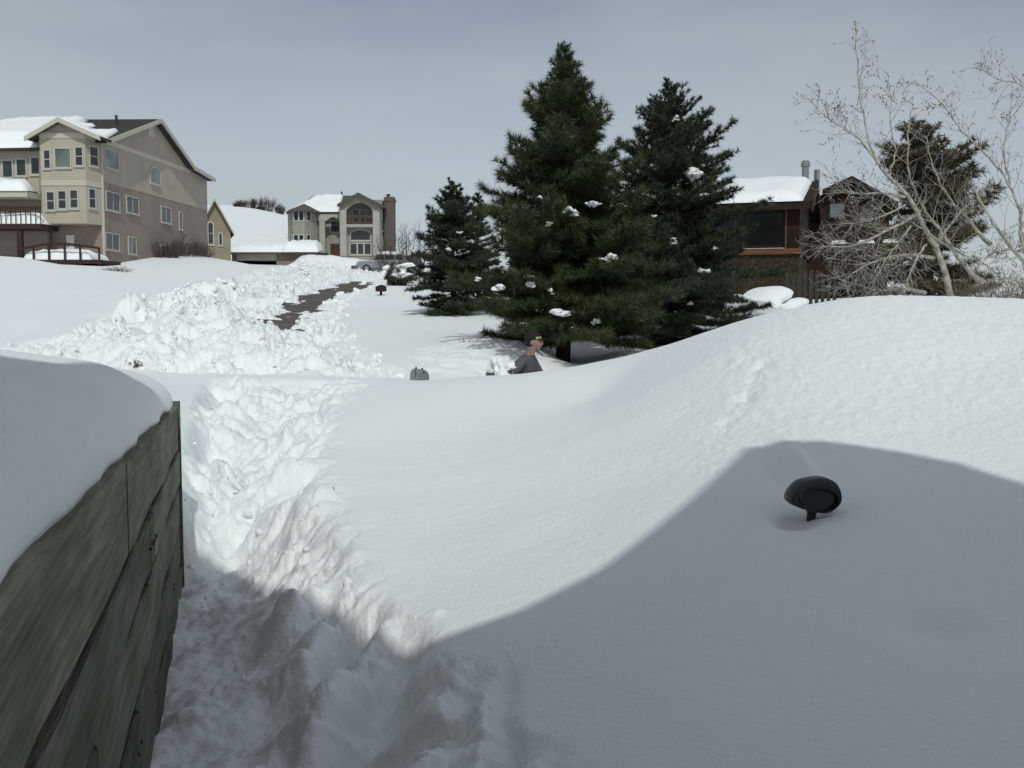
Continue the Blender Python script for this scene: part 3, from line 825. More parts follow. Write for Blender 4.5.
Rb = dict(pel=.13,bel=.125,che=.12,nk0=.06,nk=.058,hd0=.078,hd1=.085,shR=.062,elR=.043,wrR=.03,shL=.062,elL=.043,wrL=.03,hpR=.085,knR=.058,anR=.042,toR=.04,hpL=.085,knL=.058,anL=.042,toL=.04)
body = skin('body', [J[k] for k in names], [(ix[a], ix[b]) for a, b in E], [Rb[k] for k in names], M_SKIN, pr)
# hands: palm and five fingers curled round the shaft
def hand(w, d, side):
    w = Vector(w); d = Vector(d).normalized(); sd = d.cross(Vector((0, 0, 1))).normalized()*side; up = sd.cross(d)
    pts = [w, w+d*.05, w+d*.09]; ed = [(0, 1), (1, 2)]; ra = [.026, .03, .028]
    for k in range(4):
        o_ = sd*(.026-.017*k); l = (.036, .042, .039, .03)[k]
        a = w+d*.088+o_; i0 = len(pts)
        pts += [a, a+d*l*.8-up*.012, a+d*l-up*.04, a+d*l*.4-up*.055]; ed += [(2, i0), (i0, i0+1), (i0+1, i0+2), (i0+2, i0+3)]; ra += [.0095, .009, .0085, .008]
    i0 = len(pts); a = w+d*.03+sd*.03
    pts += [a, a+d*.03+sd*.018-up*.015, a+d*.055+sd*.004-up*.035]; ed += [(0, i0), (i0, i0+1), (i0+1, i0+2)]; ra += [.012, .010, .009]
    return skin('hand', pts, ed, ra, M_SKIN, pr, 1)
hand(J['wrR'], (.25, -.1, -1), 1); hand(J['wrL'], (.1, -.5, -.7), -1)
# shirt over trunk and arms
sk_ = ['bel','che','nk0','shR','elR','wrR','shL','elL','wrL','pel']
JS = dict(J); JS['wrR'] = tuple(np.array(J['elR'])*.15+np.array(J['wrR'])*.85); JS['wrL'] = tuple(np.array(J['elL'])*.15+np.array(J['wrL'])*.85)
JS['nk0'] = (-.005, 0, 1.435)
RS = dict(bel=.16,che=.175,nk0=.098,shR=.09,elR=.066,wrR=.05,shL=.09,elL=.066,wrL=.05,pel=.155)
si = {k: i for i, k in enumerate(sk_)}
ES = [('bel','che'),('che','nk0'),('che','shR'),('shR','elR'),('elR','wrR'),('che','shL'),('shL','elL'),('elL','wrL'),('bel','pel')]
skin('shirt', [JS[k] for k in sk_], [(si[a], si[b]) for a, b in ES], [RS[k] for k in sk_], M_SHIRT, pr)
tk = ['pel','hpR','knR','anR','hpL','knL','anL']; ti = {k: i for i, k in enumerate(tk)}
JT = dict(J); JT['pel'] = (-.14, 0, .95)
skin('trousers', [JT[k] for k in tk], [(ti[a], ti[b]) for a, b in [('pel','hpR'),('hpR','knR'),('knR','anR'),('pel','hpL'),('hpL','knL'),('knL','anL')]], [.15,.105,.078,.065,.105,.078,.065], M_TROUS, pr)
skin('boot', [J['anR'], J['toR']], [(0, 1)], [.06, .055], M_HAIR, pr); skin('boot', [J['anL'], J['toL']], [(0, 1)], [.06, .055], M_HAIR, pr)
hx, hy_, hz_ = .055, 0, 1.625
# face: one moulded head shape over the skull
def ell(mb, c, r, seg=20, ring=14, f=None):
    vs = []; fs = []
    for i in range(ring+1):
        th = math.pi*i/ring
        for j in range(seg):
            ph = 2*math.pi*j/seg
            d = np.array([math.sin(th)*math.cos(ph), math.sin(th)*math.sin(ph), math.cos(th)])
            q = d*np.array(r)
            if f: q = f(d, q)
            vs.append(q+np.array(c))
    for i in range(ring):
        for j in range(seg): fs.append((i*seg+j, (i+1)*seg+j, (i+1)*seg+(j+1) % seg, i*seg+(j+1) % seg))
    mb.add(vs, fs); return mb
def headf(d, q):
    x, y, z = q
    if z < -.02: x += .012*min(1, (-z-.02)/.06); y *= 1-.28*min(1, (-z-.02)/.08)      # jaw and chin
    if d[0] > .6:
        ny = abs(y)
        if ny < .02 and -.035 < z < .02: x += .022*(1-ny/.02)                            # nose
        if .018 < ny < .05 and -.005 < z < .025: x -= .008                               # eye sockets
    return np.array([x, y, z])
ell(MB(), (hx+.015, 0, hz_), (.098, .076, .118), 28, 22, headf).build('head', M_SKIN, pr, True)
for s_ in (-1, 1):
    ell(MB(), (hx, s_*.078, hz_-.005), (.022, .010, .032), 10, 8).build('ear', M_SKIN, pr, True)
    ell(MB(), (hx+.104, s_*.032, hz_+.012), (.008, .011, .007), 8, 6).build('eye', M_HAIR, pr, True)
ell(MB(), (hx+.112, 0, hz_-.058), (.007, .024, .006), 10, 6).build('mouth', mat('lips', (.30, .10, .08), .6), pr, True)
def hairf(d, q):
    x, y, z = q
    if x > .02 and z < .05: x = .02
    return np.array([x, y, max(z, -.065)])
ell(MB(), (hx-.012, 0, hz_+.012), (.098, .084, .118), 22, 16, hairf).build('hair', M_HAIR, pr, True)
cap = ell(MB(), (hx, 0, hz_+.045), (.115, .094, .095), 22, 14, lambda d, q: np.array([q[0], q[1], max(q[2], -.005)])).build('cap', M_CAP, pr, True)
mb = MB(); k = 12; vs = [(hx+.08, -.075+.15*i/k, hz_+.045) for i in range(k+1)]+[(hx+.10+.085*math.sin(math.pi*i/k), -.075+.15*i/k, hz_+.035) for i in range(k+1)]
vs += [(x, y, z+.012) for x, y, z in vs]; n_ = 2*(k+1)
mb.add(vs, [(i, i+1, i+k+2, i+k+1) for i in range(k)]+[(i+n_, i+k+1+n_, i+k+2+n_, i+1+n_) for i in range(k)]+[(i+k+1, i+k+2, i+k+2+n_, i+k+1+n_) for i in range(k)])
mb.build('cap_brim', M_CAP, pr)
def yf(d, q): return q
mb = MB(); vs = []; 
for i in range(7):
    t = math.radians(-62+8*i)
    for z in (.044, .072): vs.append((hx+.12*math.cos(t), .10*math.sin(t), hz_+z))
mb.add(vs, [(2*i, 2*i+2, 2*i+3, 2*i+1) for i in range(6)]); ye = mb.build('cap_patch', M_YEL, pr)
# shovel, held low, with a load of snow
M_SH = mat('grey_shovel_blade', (.14, .14, .145), .5, spec=.4)
hw = pr.matrix_basis if False else None
rot = Matrix.Rotation(math.radians(-12), 3, 'Z')
def pw(v): return Vector(pr.location)+rot@(Vector(v)*1.08)
a_ = pw((-.135, -.345, .98)); b_ = pw((.16, .0, .95))
tip = Vector(P(508, 370.5, 13.75))
sh = thing('snow_shovel', tip, 0, 'grey snow shovel loaded with white snow in the hands of the person', 'shovel')
o0 = Vector(tip)
MB().tube([tuple(b_-o0), tuple(a_-o0), (.05, 0, .0)], .016, 8).build('shaft', M_RED, sh, True)
bl = MB(); n = 8; vs = []
for i in range(n+1):
    for j in range(n+1):
        u, v_ = i/n-.5, j/n
        vs.append((.06-v_*.36, u*.38, -.10+.16*u*u*2+.05*(1-v_)**2))
vs += [(x, y, z-.008) for x, y, z in vs]; q = (n+1)**2
bl.add(vs, [(i*(n+1)+j, (i+1)*(n+1)+j, (i+1)*(n+1)+j+1, i*(n+1)+j+1) for i in range(n) for j in range(n)]+[(q+i*(n+1)+j, q+i*(n+1)+j+1, q+(i+1)*(n+1)+j+1, q+(i+1)*(n+1)+j) for i in range(n) for j in range(n)])
bl.build('blade', M_SH, sh, True)
mb = MB(); mb.blob((-.07, 0, .0), (.14, .15, .08), 3, .8, 4); mb.blob((-.15, -.04, .09), (.06, .08, .075), 8, .9, 3); mb.blob((0.02, -.03, .03), (.08, .1, .07), 15, .8, 3)
o = mb.build('snow_load', SNOW); o.location = tuple(tip); tag(o, 'white lump of snow heaped on the shovel blade beside the person', 'snow')
# ------------------------------------------------------------------ house materials
M_BRICK = brick_mat('brick', (.30, .235, .195), (.245, .19, .16), (.25, .22, .19), 1.0)
M_TAUPE = siding_mat('taupe_siding', (.41, .35, .285))
M_FRAME = mat('window_frame_white', (.44, .43, .38), .5)
M_PALEGL = glass_mat('curtained_glass', (.16, .19, .18), .12)
M_DKWOOD = mat('dark_deck_wood', (.05, .025, .022), .8, var=.3, scale=4)
M_WHITE = mat('white_door', (.65, .65, .63), .5)
M_STONE_T = brick_mat('stone_base', (.16, .13, .10), (.25, .21, .17), (.2, .18, .16), 2.5, stone=True)
M_VOID = mat('dark_interior', (.012, .012, .012), .9)
M_PIPE = mat('vent_pipe', (.03, .03, .03), .6)

# ------------------------------------------------------------------ left: big three storey house
def zoomL(x, y): return x*.23428, 100+y*.23428
def zr(x0, y0, x1, y1):
    a, b = zoomL(x0, y0), zoomL(x1, y1); return a[0], a[1], b[0], b[1]
C = P(105, 264, 65)
LH = thing('house', C, -.028, 'large three storey house with cream siding and brick lower walls on the left slope', 'house')
FR = Fac(LH, (0, 0), (1, 0)); RT = Fac(LH, (0, 0), (0, 1))
E = FR.uz(105, 139)[1]; Mz = FR.uz(105, 183)[1]; B = FR.uz(105, 224)[1]
uP, PKz = RT.uz(153.5, 120.5); uK, Kz = RT.uz(187.5, 168); uE, _ = RT.uz(206.5, 180); Ez2 = RT.uz(207, 178.5)[1]
BND = RT.uz(100.5, 182)[1]
# masonry and siding of the main block
mb = MB(); RT.prism(mb, [(0,-2.5),(uE,-2.5),(uE,Mz+.25),(0,Mz+.1)], -.35, 0)
FR.box(mb, -14, -.352, -.35, 0, -2.5, B); mb.build('brick_wall', M_BRICK, LH)
mb = MB(); RT.prism(mb, [(0,Mz+.103),(uE,Mz+.253),(uE,Ez2),(uK,Kz-.05),(uP,PKz-.05),(0,E)], -.35, .02); mb.build('gable_wall', M_TAUPE, LH)
yb = -1.4
FB = Fac(LH, (0, yb), (1, 0))
xL, xR = FB.uz(42, 200)[0], FB.uz(86.5, 200)[0]
mb = MB(); FR.box(mb, -14, -.352, -.35, .02, B+.003, E-.02); mb.build('front_wall', M_CREAM, LH)
foot = [(xL-.9, .05), (xL, yb), (xR, yb), (-.06, -.03), (-.06, .05)]
ZB0 = FB.uz(60, 100+527*.2343)[1]
mb = MB(); mb.zprism(foot, ZB0, E); bay = mb.build('bay', M_CREAM, LH)
FA = Fac(LH, (xR, yb), (-.06-xR, -.03-yb))
# bands
def band(z0, z1, t=.05):
    m = MB(); FB.box(m, xL, xR, 0, t, z0, z1); FA.box(m, .0, math.hypot(-.06-xR, -.03-yb), 0, t, z0, z1)
    return m.build('trim_band', M_TRIM, LH)
zb = FB.uz(60, 100+352*.2343)[1]; band(zb-.2, zb+.15); zt = FB.uz(60, 100+160*.2343)[1]; band(zt-.05, zt+.3)
m = MB(); RT.prism(m, [(0, E-.2), (uK+.5, Kz-.35), (uK+.5, Kz-.05), (0, E+.1)], .02, .07); m.build('trim_band', M_TRIM, LH)
m = MB(); FR.box(m, -.10, .06, -.05, .06, -1.0, E-.1); m.build('downspout', M_TRIM, LH)
# front gable over the bay
gx, gz_ = FB.uz(62, 119); gl = FB.uz(29, 144.5); gr = FB.uz(104, 137)
mb = MB(); FB.prism(mb, [(xL-.3, E), (xR+.35, E), (xR+.35, E+.15), (gx, gz_-.15), (xL-.3, E+.15)], -.3, .0); mb.build('gable_wall', M_TAUPE, LH)
def rake(fac, a, b, t, n0, n1, name='rake_board', w=.28, root=None):
    m = MB(); fac.prism(m, [(a[0], a[1]-w), (b[0], b[1]-w), (b[0], b[1]), (a[0], a[1])], n0, n1); return m.build(name, t, fac.root)
gl = (gl[0], E-.15); gr = (gr[0], E-.15)
rake(FB, gl, (gx, gz_), M_TRIM, .5, .62); rake(FB, (gx, gz_), gr, M_TRIM, .5, .62)
ov = yb-.6
mb = MB(); mb.slab([(gl[0], ov, gl[1]), (gx, ov, gz_), (gx, 6, gz_), (gl[0], 6, gl[1])], .16); mb.slab([(gx+.001, ov, gz_), (gr[0], ov, gr[1]), (gr[0], -.3, gr[1]), (gx+.001, 6, gz_)], .16)
mb.build('roof', M_SHINGLE, LH)
snow_slab('roof_snow', (gl[0]+.1, ov+.2, gl[1]+.02), (gx, ov+.2, gz_), (gx, 4, gz_), (gl[0]+.1, 4, gl[1]+.02), .22, LH, seed=1)
snow_slab('roof_snow', (gr[0]-.1, ov+.2, gr[1]+.02), (gr[0]-.15, -.4, gr[1]+.06), (gx, 2.5, gz_), (gx, ov+.2, gz_), .12, LH, seed=2)
# main roof
rx = .55
mb = MB(); mb.slab([(-14, -.5, E-.15), (rx, -.5, E-.15), (rx, uP, PKz+.1), (-9, uP, PKz+.1)], .2)
mb.slab([(-9, uP+.001, PKz+.1), (rx, uP+.001, PKz+.1), (rx, uK, Kz+.1), (-14, uK, Kz+.1)], .2)
mb.slab([(-14, uK+.001, Kz+.1), (rx, uK+.001, Kz+.1), (rx, uE+.5, Ez2+.02), (-14, uE+.5, Ez2+.02)], .2)
mb.build('roof', M_SHINGLE, LH)
rake(RT, (-.5, E-.12), (uP, PKz+.13), M_TRIM, .56, .64, w=.3); rake(RT, (uP, PKz+.13), (uK, Kz+.13), M_TRIM, .56, .64, w=.3); rake(RT, (uK, Kz+.13), (uE+.5, Ez2+.05), M_TRIM, .56, .64, w=.3)
def onroof(x, y): return (x, y, E-.15+(y+.5)/(uP+.5)*(PKz+.25-E))
snow_slab('roof_snow', onroof(-3.3, -.3), onroof(.4, -.3), onroof(-.2, 3.2), onroof(-3.3, 2.6), .25, LH, seed=3)
snow_slab('roof_snow', onroof(-4.4, 1.5), onroof(-2.6, 1.6), onroof(-2.8, 5.6), onroof(-4.4, 6.8), .22, LH, seed=4)
snow_slab('roof_snow', onroof(-12, -.3), onroof(-4.4, -.3), onroof(-4.4, 8), onroof(-9, 8), .4, LH, seed=5)
mb = MB(); 
for x, y in ((-1.6, 6.2),): q = onroof(x, y); mb.tube([(x, y, q[2]-.1), (x, y, q[2]+.65)], .1, 8)
mb.build('vent_pipe', M_PIPE, LH)
m = MB(); uv, zv = RT.uz(150.5, 130); RT.prism(m, [(uv-.55, zv-.45), (uv+.55, zv-.45)]+[(uv+.55*math.cos(t), zv+.6*math.sin(t)) for t in np.linspace(0, math.pi, 9)], .02, .07); m.build('gable_vent', M_TRIM, LH)
# windows
for r in ((190,216,213,290),(237,208,300,286),(324,203,352,278)): window(FB, FB.rect(*zr(*r)), M_FRAME, M_GLASS if r[2]-r[0] < 50 else M_PALEGL, 1, 2 if r[2]-r[0] < 50 else 1, trim=.07)
for r in ((202,394,231,467),(251,390,281,462),(302,386,331,459)): window(FB, FB.rect(*zr(*r)), M_FRAME, M_GLASS, 1, 2)
for r in ((383,202,415,279),(380,382,405,459)): window(FA, FA.rect(*zr(*r)), M_FRAME, M_GLASS, 1, 2)
for r, nv in (((445,216,501,290),2),((452,397,507,470),2),((539,416,588,481),2),((687,460,727,522),2),((764,481,775,550),1),((450,572,505,637),2),((547,588,578,655),2),((687,624,726,684),2)):
    window(RT, RT.rect(*zr(*r)), M_FRAME, M_PALEGL if r[1] < 250 or r[0] == 547 else M_GLASS, nv, 1, base=.02, trim=.07)
window(RT, RT.rect(*zr(640,288,680,355)), M_FRAME, M_PALEGL, 1, 1, arch=True, base=.02)
# recessed left wing
FW = Fac(LH, (0, -.25), (1, 0))
x38 = FW.uz(41, 200)[0]
ze = FW.uz(20, 151)[1]
mb = MB(); FW.box(mb, -15, x38+.1, -.23, 0, B, ze); mb.build('wing_wall', M_CREAM, LH)
for r in ((14,260,52,328),(73,254,110,321),(135,247,167,315)): window(FW, FW.rect(*zr(*r)), M_FRAME, M_GLASS)
q0 = FW.uz(38, 132)
mb = MB(); mb.slab([(-15, -1.0, ze-.1), (x38+.5, -1.0, ze+.1), (x38+.5, 3, ze+1.4), (-15, 3, ze+.9)], .15); mb.build('wing_roof', M_SHINGLE, LH)
snow_slab('roof_snow', (-15, -1.05, ze-.1), (x38+.3, -1.05, ze+.1), (x38+.3, 3, ze+1.35), (-15, 3, ze+.85), .4, LH, seed=6)
# porch roof, balcony and lower deck
FP = Fac(LH, (0, -2.6), (1, 0))
u1, zp = FP.uz(27, 191)
mb = MB(); mb.box(-15, -2.6, zp-.35, u1, -.26, zp-.02); mb.build('porch_roof', M_TRIM, LH)
snow_slab('roof_snow', (-15, -2.7, zp), (u1+.1, -2.7, zp), (u1-.5, -.3, zp+.2), (-15, -.3, zp+.2), .85, LH, seed=7, edge=.35)
uq, zq = FP.uz(39.5, 207.5); zq2 = FP.uz(20, 219.5)[1]
mb = MB(); mb.box(-15, -2.5, zq2-.55, uq, -.26, zq2-.25); bal = mb.build('balcony', M_DKWOOD, LH)
mb = MB(); mb.box(-15, -2.56, zq-.07, uq+.02, -2.46, zq+.07)
for k in range(40):
    x = -15+k*(uq+15)/39
    mb.box(x-.02, -2.54, zq2-.25, x+.02, -2.50, zq-.072)
mb.build('railing', M_DKWOOD, bal)
snow_slab('snow', (-15, -2.45, zq2-.25), (uq, -2.45, zq2-.25), (uq, -.3, zq2-.2), (-15, -.3, zq2-.2), .75, LH, seed=8, edge=.3)
up, _z = FP.uz(17, 230); mb = MB(); mb.box(up-.15, -2.4, -2, up+.15, -2.1, zq2-.55)
mb.build('post', M_DKWOOD, LH)
mb = MB(); mb.box(-15, -.6, -1.6, up+.9, -.3, zq2-.56); mb.build('dark_recess', M_BRICK, LH)
fd = Fac(LH, (0, 0), (1, 0)); r = fd.rect(*zr(285,577,318,645))
mb = MB(); fd.box(mb, r[0], r[1], 0, .06, r[2]-.4, r[3]); dr = mb.build('door', M_WHITE, LH)
mb = MB(); fd.box(mb, r[0]+.08, r[0]+.16, .06, .12, r[2]+.3, r[2]+.4); mb.build('handle', M_PIPE, dr)
FD = Fac(LH, (0, -3.2), (1, 0))
a, b_, c_, d_ = FD.uz(18, 249.5), FD.uz(64.5, 243.5), FD.uz(99, 248), FD.uz(64, 258)
mb = MB(); dk0 = (a[0], -3.2); mb.zprism([(a[0], -3.2), (c_[0], -3.2), (c_[0], -.06), (a[0], -.06)], d_[1]-.35, d_[1]-.1); dk = mb.build('deck', M_DKWOOD, LH)
mb = MB(); mb.tube([(a[0], -3.2, a[1]), (b_[0]-1.3, -3.2, b_[1]-.05), (b_[0], -3.2, b_[1])], .075, 6); mb.tube([(b_[0], -3.2, b_[1]), (c_[0], -3.2, c_[1])], .075, 6)
for t in (0, .33, .66, 1): mb.box(a[0]+(b_[0]-a[0])*t-.05, -3.25, d_[1]-1.2, a[0]+(b_[0]-a[0])*t+.05, -3.15, a[1]+(b_[1]-a[1])*t)
for t in (.45, 1): mb.box(b_[0]+(c_[0]-b_[0])*t-.05, -3.25, d_[1]-1.2, b_[0]+(c_[0]-b_[0])*t+.05, -3.15, b_[1]+(c_[1]-b_[1])*t)
mb.build('railing', M_DKWOOD, dk)
snow_slab('snow', (a[0]+.2, -3.1, d_[1]-.1), (c_[0]-.6, -3.1, d_[1]-.1), (c_[0]-.6, -.2, d_[1]-.1), (a[0]+.2, -.2, d_[1]-.1), .65, LH, seed=9, edge=.4)
m = MB(); m.box(-14, uE-.3, -2.5, -.36, uE, E-.5); m.build('rear_wall', M_BRICK, LH)

# ------------------------------------------------------------------ tan house peeping out behind it
M_TAN = mat('tan_stucco', (.28, .24, .165), .9, var=.1, scale=1)
M_BROOF = mat('brown_shingle', (.14, .08, .055), .9, var=.4, scale=5)
def z2(x, y): return 190+x*.2246, 180+y*.2247
C2 = P(*z2(64, 335), 98)
TH = thing('house', C2, .34, 'tan gabled house with white arched windows partly hidden behind the large cream house', 'house')
TF = Fac(TH, (0, 0), (1, 0)); 
pk = TF.uz(*z2(108, 82)); re = TF.uz(*z2(196, 238)); ru = TF.uz(*z2(182, 300))[0]; sl = (pk[1]-re[1])/(re[0]-pk[0])
le = 2*pk[0]-re[0]
mb = MB(); TF.prism(mb, [(le+.5, -2), (ru, -2), (ru, re[1]+(re[0]-ru)*sl-.1), (pk[0], pk[1]-.12), (le+.5, re[1]+.2)], -9, 0); mb.build('wall', M_TAN, TH)
mb = MB(); mb.slab([(pk[0], -.5, pk[1]), (re[0], -.5, re[1]), (re[0], 9.3, re[1]), (pk[0], 9.3, pk[1])], .18); mb.slab([(le, -.5, re[1]), (pk[0]-.001, -.5, pk[1]), (pk[0]-.001, 9.3, pk[1]), (le, 9.3, re[1])], .18); mb.build('roof', M_BROOF, TH)
rake(TF, pk, re, M_TRIM, .5, .58); rake(TF, (le, re[1]), pk, M_TRIM, .5, .58)
def r2(*q): a, b = z2(q[0], q[1]), z2(q[2], q[3]); return TF.rect(a[0], a[1], b[0], b[1])
window(TF, r2(82,190,102,284), M_FRAME, M_GLASS, 1, 2, arch=True, trim=.12); window(TF, r2(130,238,142,288), M_FRAME, M_GLASS, 1, 1, arch=True, trim=.1)

# ------------------------------------------------------------------ grey house at the head of the road
M_STUCCO = mat('grey_green_stucco', (.31, .30, .25), .9, var=.12, scale=.8)
M_STUC2 = mat('pale_stucco', (.39, .38, .33), .9, var=.1, scale=.8)
M_GBRICK = brick_mat('brown_brick', (.11, .09, .08), (.085, .07, .063), (.17, .14, .12), 1.0)
M_DOORW = mat('red_wood_door', (.10, .045, .03), .6, var=.3, scale=3)
M_RAILW = mat('red_brown_rail', (.11, .055, .036), .7)
M_GFLAT = mat('grey_brown_shingle', (.12, .10, .085), .9, var=.4, scale=5)
def z6(x, y): return 270+x*.1367, 185+y*.1367
YM = 110.0
C3 = P(*z6(320, 585), YM)
MH = thing('house', C3, 0, 'grey stucco house with arched balcony and brick chimney at the head of the road', 'house')
class FY(Fac):
    pass
def FZ(y): return Fac(MH, (0, y), (1, 0))
f0 = FZ(0); f1 = FZ(-1.2); f2 = FZ(2.0)
def rz6(f, x0, y0, x1, y1):
    a, b = z6(x0, y0), z6(x1, y1); return f.rect(a[0], a[1], b[0], b[1])
def pz(f, x, y): return f.uz(*z6(x, y))
def wall6(f, rect, n0, n1, name, m_):
    r = rz6(f, *rect); mb = MB(); f.box(mb, r[0], r[1], n0, n1, r[2], r[3]); return mb.build(name, m_, MH)
# bay tower
b0, b1 = pz(f1, 132, 400)[0], pz(f1, 330, 400)[0]; bl, br = pz(f1, 170, 400)[0], pz(f1, 255, 400)[0]
z0_, ze_ = -2.0, pz(f1, 200, 182)[1]
ft = [(b0-.5, 1.5), (b0-.3, .2), (bl, -1.2), (br, -1.2), (b1-.5, .1), (b1, 1.5), (b1, 9), (b0-.5, 9)]
mb = MB(); mb.zprism(ft, z0_, ze_); mb.build('bay_tower', M_STUCCO, MH)
apx, apz = pz(f1, 209, 116)
el, er = pz(f1, 90, 180), pz(f1, 352, 168)
mb = MB(); zz = ze_-.05
eav = [(el[0], .6), (bl-.25, -1.8), (br+.25, -1.8), (er[0]-.3, -.3), (er[0], 2.2), (el[0], 2.2)]
n_ = len(eav); mb.add([(x, y, zz) for x, y in eav]+[(x, y, zz-.18) for x, y in eav]+[(apx, 1.6, apz)], [(i, (i+1) % n_, 2*n_) for i in range(n_)]+[(i, i+n_, (i+1) % n_+n_, (i+1) % n_) for i in range(n_)]+[tuple(range(2*n_-1, n_-1, -1))])
mb.build('tower_roof', M_GFLAT, MH)
fr = Fac(MH, (br, -1.2), (b1-.5-br, 1.3)); flf = Fac(MH, (b0-.3, .2), (bl-b0+.3, -1.4))
for y0, y1 in ((197, 258), (367, 436)):
    window(f1, rz6(f1, 177, y0, 243, y1), M_FRAME, M_GLASS, 2, 1, trim=.12, bar=.16, sill=False)
    window(fr, rz6(fr, 270, y0, 292, y1), M_FRAME, M_GLASS, 1, 1, trim=.1, sill=False)
    window(flf, rz6(flf, 146, y0+4, 157, y1), M_FRAME, M_GLASS, 1, 1, trim=.1, sill=False)
# centre: entrance recess
fc = FZ(2.6)
wall6(fc, (330, 200, 520, 600), -5, 0, 'entrance_wall', M_STUCCO)
r = rz6(fc, 443, 430, 508, 528); mb = MB(); fc.box(mb, r[0], r[1], 0, .08, r[2], r[3]); dr = mb.build('door', M_DOORW, MH)
for k in (.28, .72):
    mb = MB(); u = r[0]+(r[1]-r[0])*k; fc.box(mb, u-.2, u+.2, .08, .1, r[2]+1.0, r[3]-.3); mb.build('pane', M_GLASS, dr)
window(fc, rz6(fc, 447, 268, 507, 342), M_FRAME, M_GLASS, 1, 1, trim=.1)
fe = FZ(.9)
for xs in ((362, 402),): wall6(fe, (xs[0], 255, xs[1], 530), -.5, 0, 'column', M_STUC2)
a_, bq = pz(fe, 350, 262), pz(fe, 512, 215)
arc = [(a_[0], a_[1]), (a_[0], bq[1]), (bq[0], bq[1]), (bq[0], a_[1])]+[(bq[0]-(bq[0]-a_[0]-.9)*t, a_[1]+.42*math.sin(math.pi*t)) for t in np.linspace(.05, 1, 8)]
mb = MB(); fe.prism(mb, arc, -.5, .05); mb.build('arched_beam', M_STUC2, MH)
# right gabled block with a real two storey recess
r = rz6(f0, 512, 140, 800, 560)
xl_, xr_ = r[0], r[1]; zc_ = pz(f0, 600, 150)[1]
pk6 = pz(f0, 650, 58); le6 = pz(f0, 497, 143); ri6 = pz(f0, 832, 152)
o0, o1 = pz(f0, 558, 300)[0], pz(f0, 752, 300)[0]; zsp = pz(f0, 600, 185)[1]; zar = pz(f0, 650, 127)[1]
arcp = [(o0+(o1-o0)*(1-t), zsp+(zar-zsp)*math.sin(math.pi*t)**.8) for t in np.linspace(0, 1, 13)]
mb = MB(); f0.box(mb, xl_, o0, -.6, 0, -1.5, zsp); f0.box(mb, o1, xr_, -.6, 0, -1.5, zsp); mb.build('column', M_STUC2, MH)
mid = len(arcp)//2
mb = MB(); f0.prism(mb, [(xr_, zsp+.001), (xr_, le6[1]), (pk6[0], pk6[1]-.12), arcp[mid]]+arcp[:mid][::-1], -.6, -.003); f0.prism(mb, [(xl_, le6[1]), (xl_, zsp+.001)]+arcp[mid:][::-1]+[(pk6[0], pk6[1]-.12)], -.6, -.003)
mb.build('gable_wall', M_STUCCO, MH)
zfl = pz(f0, 650, 290)[1]
mb = MB(); f0.box(mb, o0+.002, o1-.002, -2.4, -.02, zfl-.25, zfl+.05); mb.build('balcony_floor', M_STUC2, MH)
fi = FZ(.9); fi2 = FZ(2.4)
mb = MB(); fi2.box(mb, xl_, xr_, -5, 0, zfl+.05, zsp+1.4); fi.box(mb, o0-.2, o1+.2, -4, 0, -1.5, zfl-.25); mb.build('recess_wall', M_STUCCO, MH)
window(fi2, rz6(fi2, 612, 185, 748, 275), M_FRAME, M_GLASS, 3, 1, trim=.1, bar=.14)
rr = rz6(f0, 558, 222, 752, 282)
mb = MB(); f0.box(mb, o0+.003, o1-.003, -.3, -.18, rr[3]-.14, rr[3]); f0.box(mb, o0+.003, o1-.003, -.28, -.2, rr[2]+.06, rr[2]+.16)
for k in range(1, 22):
    u = o0+(o1-o0)*k/22; f0.box(mb, u-.02, u+.02, -.26, -.22, rr[2]+.16, rr[3]-.14)
mb.build('balcony_rail', M_RAILW, MH)
window(fi, rz6(fi, 592, 330, 733, 402), M_FRAME, M_GLASS, 1, 1, trim=.12, arch=True)
window(fi, rz6(fi, 590, 430, 736, 505), M_FRAME, M_GLASS, 3, 1, trim=.12, bar=.16)
# side wall and roofs
fs = Fac(MH, (xr_, .61), (0, 1))
mb = MB(); fs.box(mb, 0, 9, -.4, -.002, -1.5, ri6[1]-.2); mb.build('side_wall', M_STUCCO, MH)
for z0q, z1q in ((.30, .48), (.62, .82)):
    H_ = ri6[1]; window(fs, (1.2, 2.2, H_*z0q, H_*z1q), M_FRAME, M_GLASS); window(fs, (5.5, 6.6, H_*z0q, H_*z1q), M_FRAME, M_GLASS)
mb = MB(); mb.slab([(le6[0], -.5, le6[1]), (pk6[0], -.5, pk6[1]), (pk6[0], 10, pk6[1]), (le6[0], 10, le6[1])], .18); mb.slab([(pk6[0]+.001, -.5, pk6[1]), (ri6[0], -.5, ri6[1]), (ri6[0], 10, ri6[1]), (pk6[0]+.001, 10, pk6[1])], .18)
mb.build('gable_roof', M_GFLAT, MH)
rake(f0, le6, pk6, M_GFLAT, .5, .58, w=.3); rake(f0, pk6, ri6, M_GFLAT, .5, .58, w=.3)
fm = FZ(6.5); g0, g1 = pz(fm, 395, 80), pz(fm, 640, 76)
e0 = pz(f2, 300, 200); e1 = pz(f2, 530, 200)
mb = MB(); mb.slab([(e0[0]-2.5, 1.6, e0[1]), (e1[0], 1.6, e1[1]), (g1[0], 6.5, g1[1]), (g0[0]-1.2, 6.5, g0[1])], .2); mb.slab([(g0[0]-1.2, 6.501, g0[1]), (g1[0], 6.501, g1[1]), (e1[0]+3, 12, e1[1]), (e0[0]-2.5, 12, e0[1])], .2); mb.build('main_roof', M_GFLAT, MH)
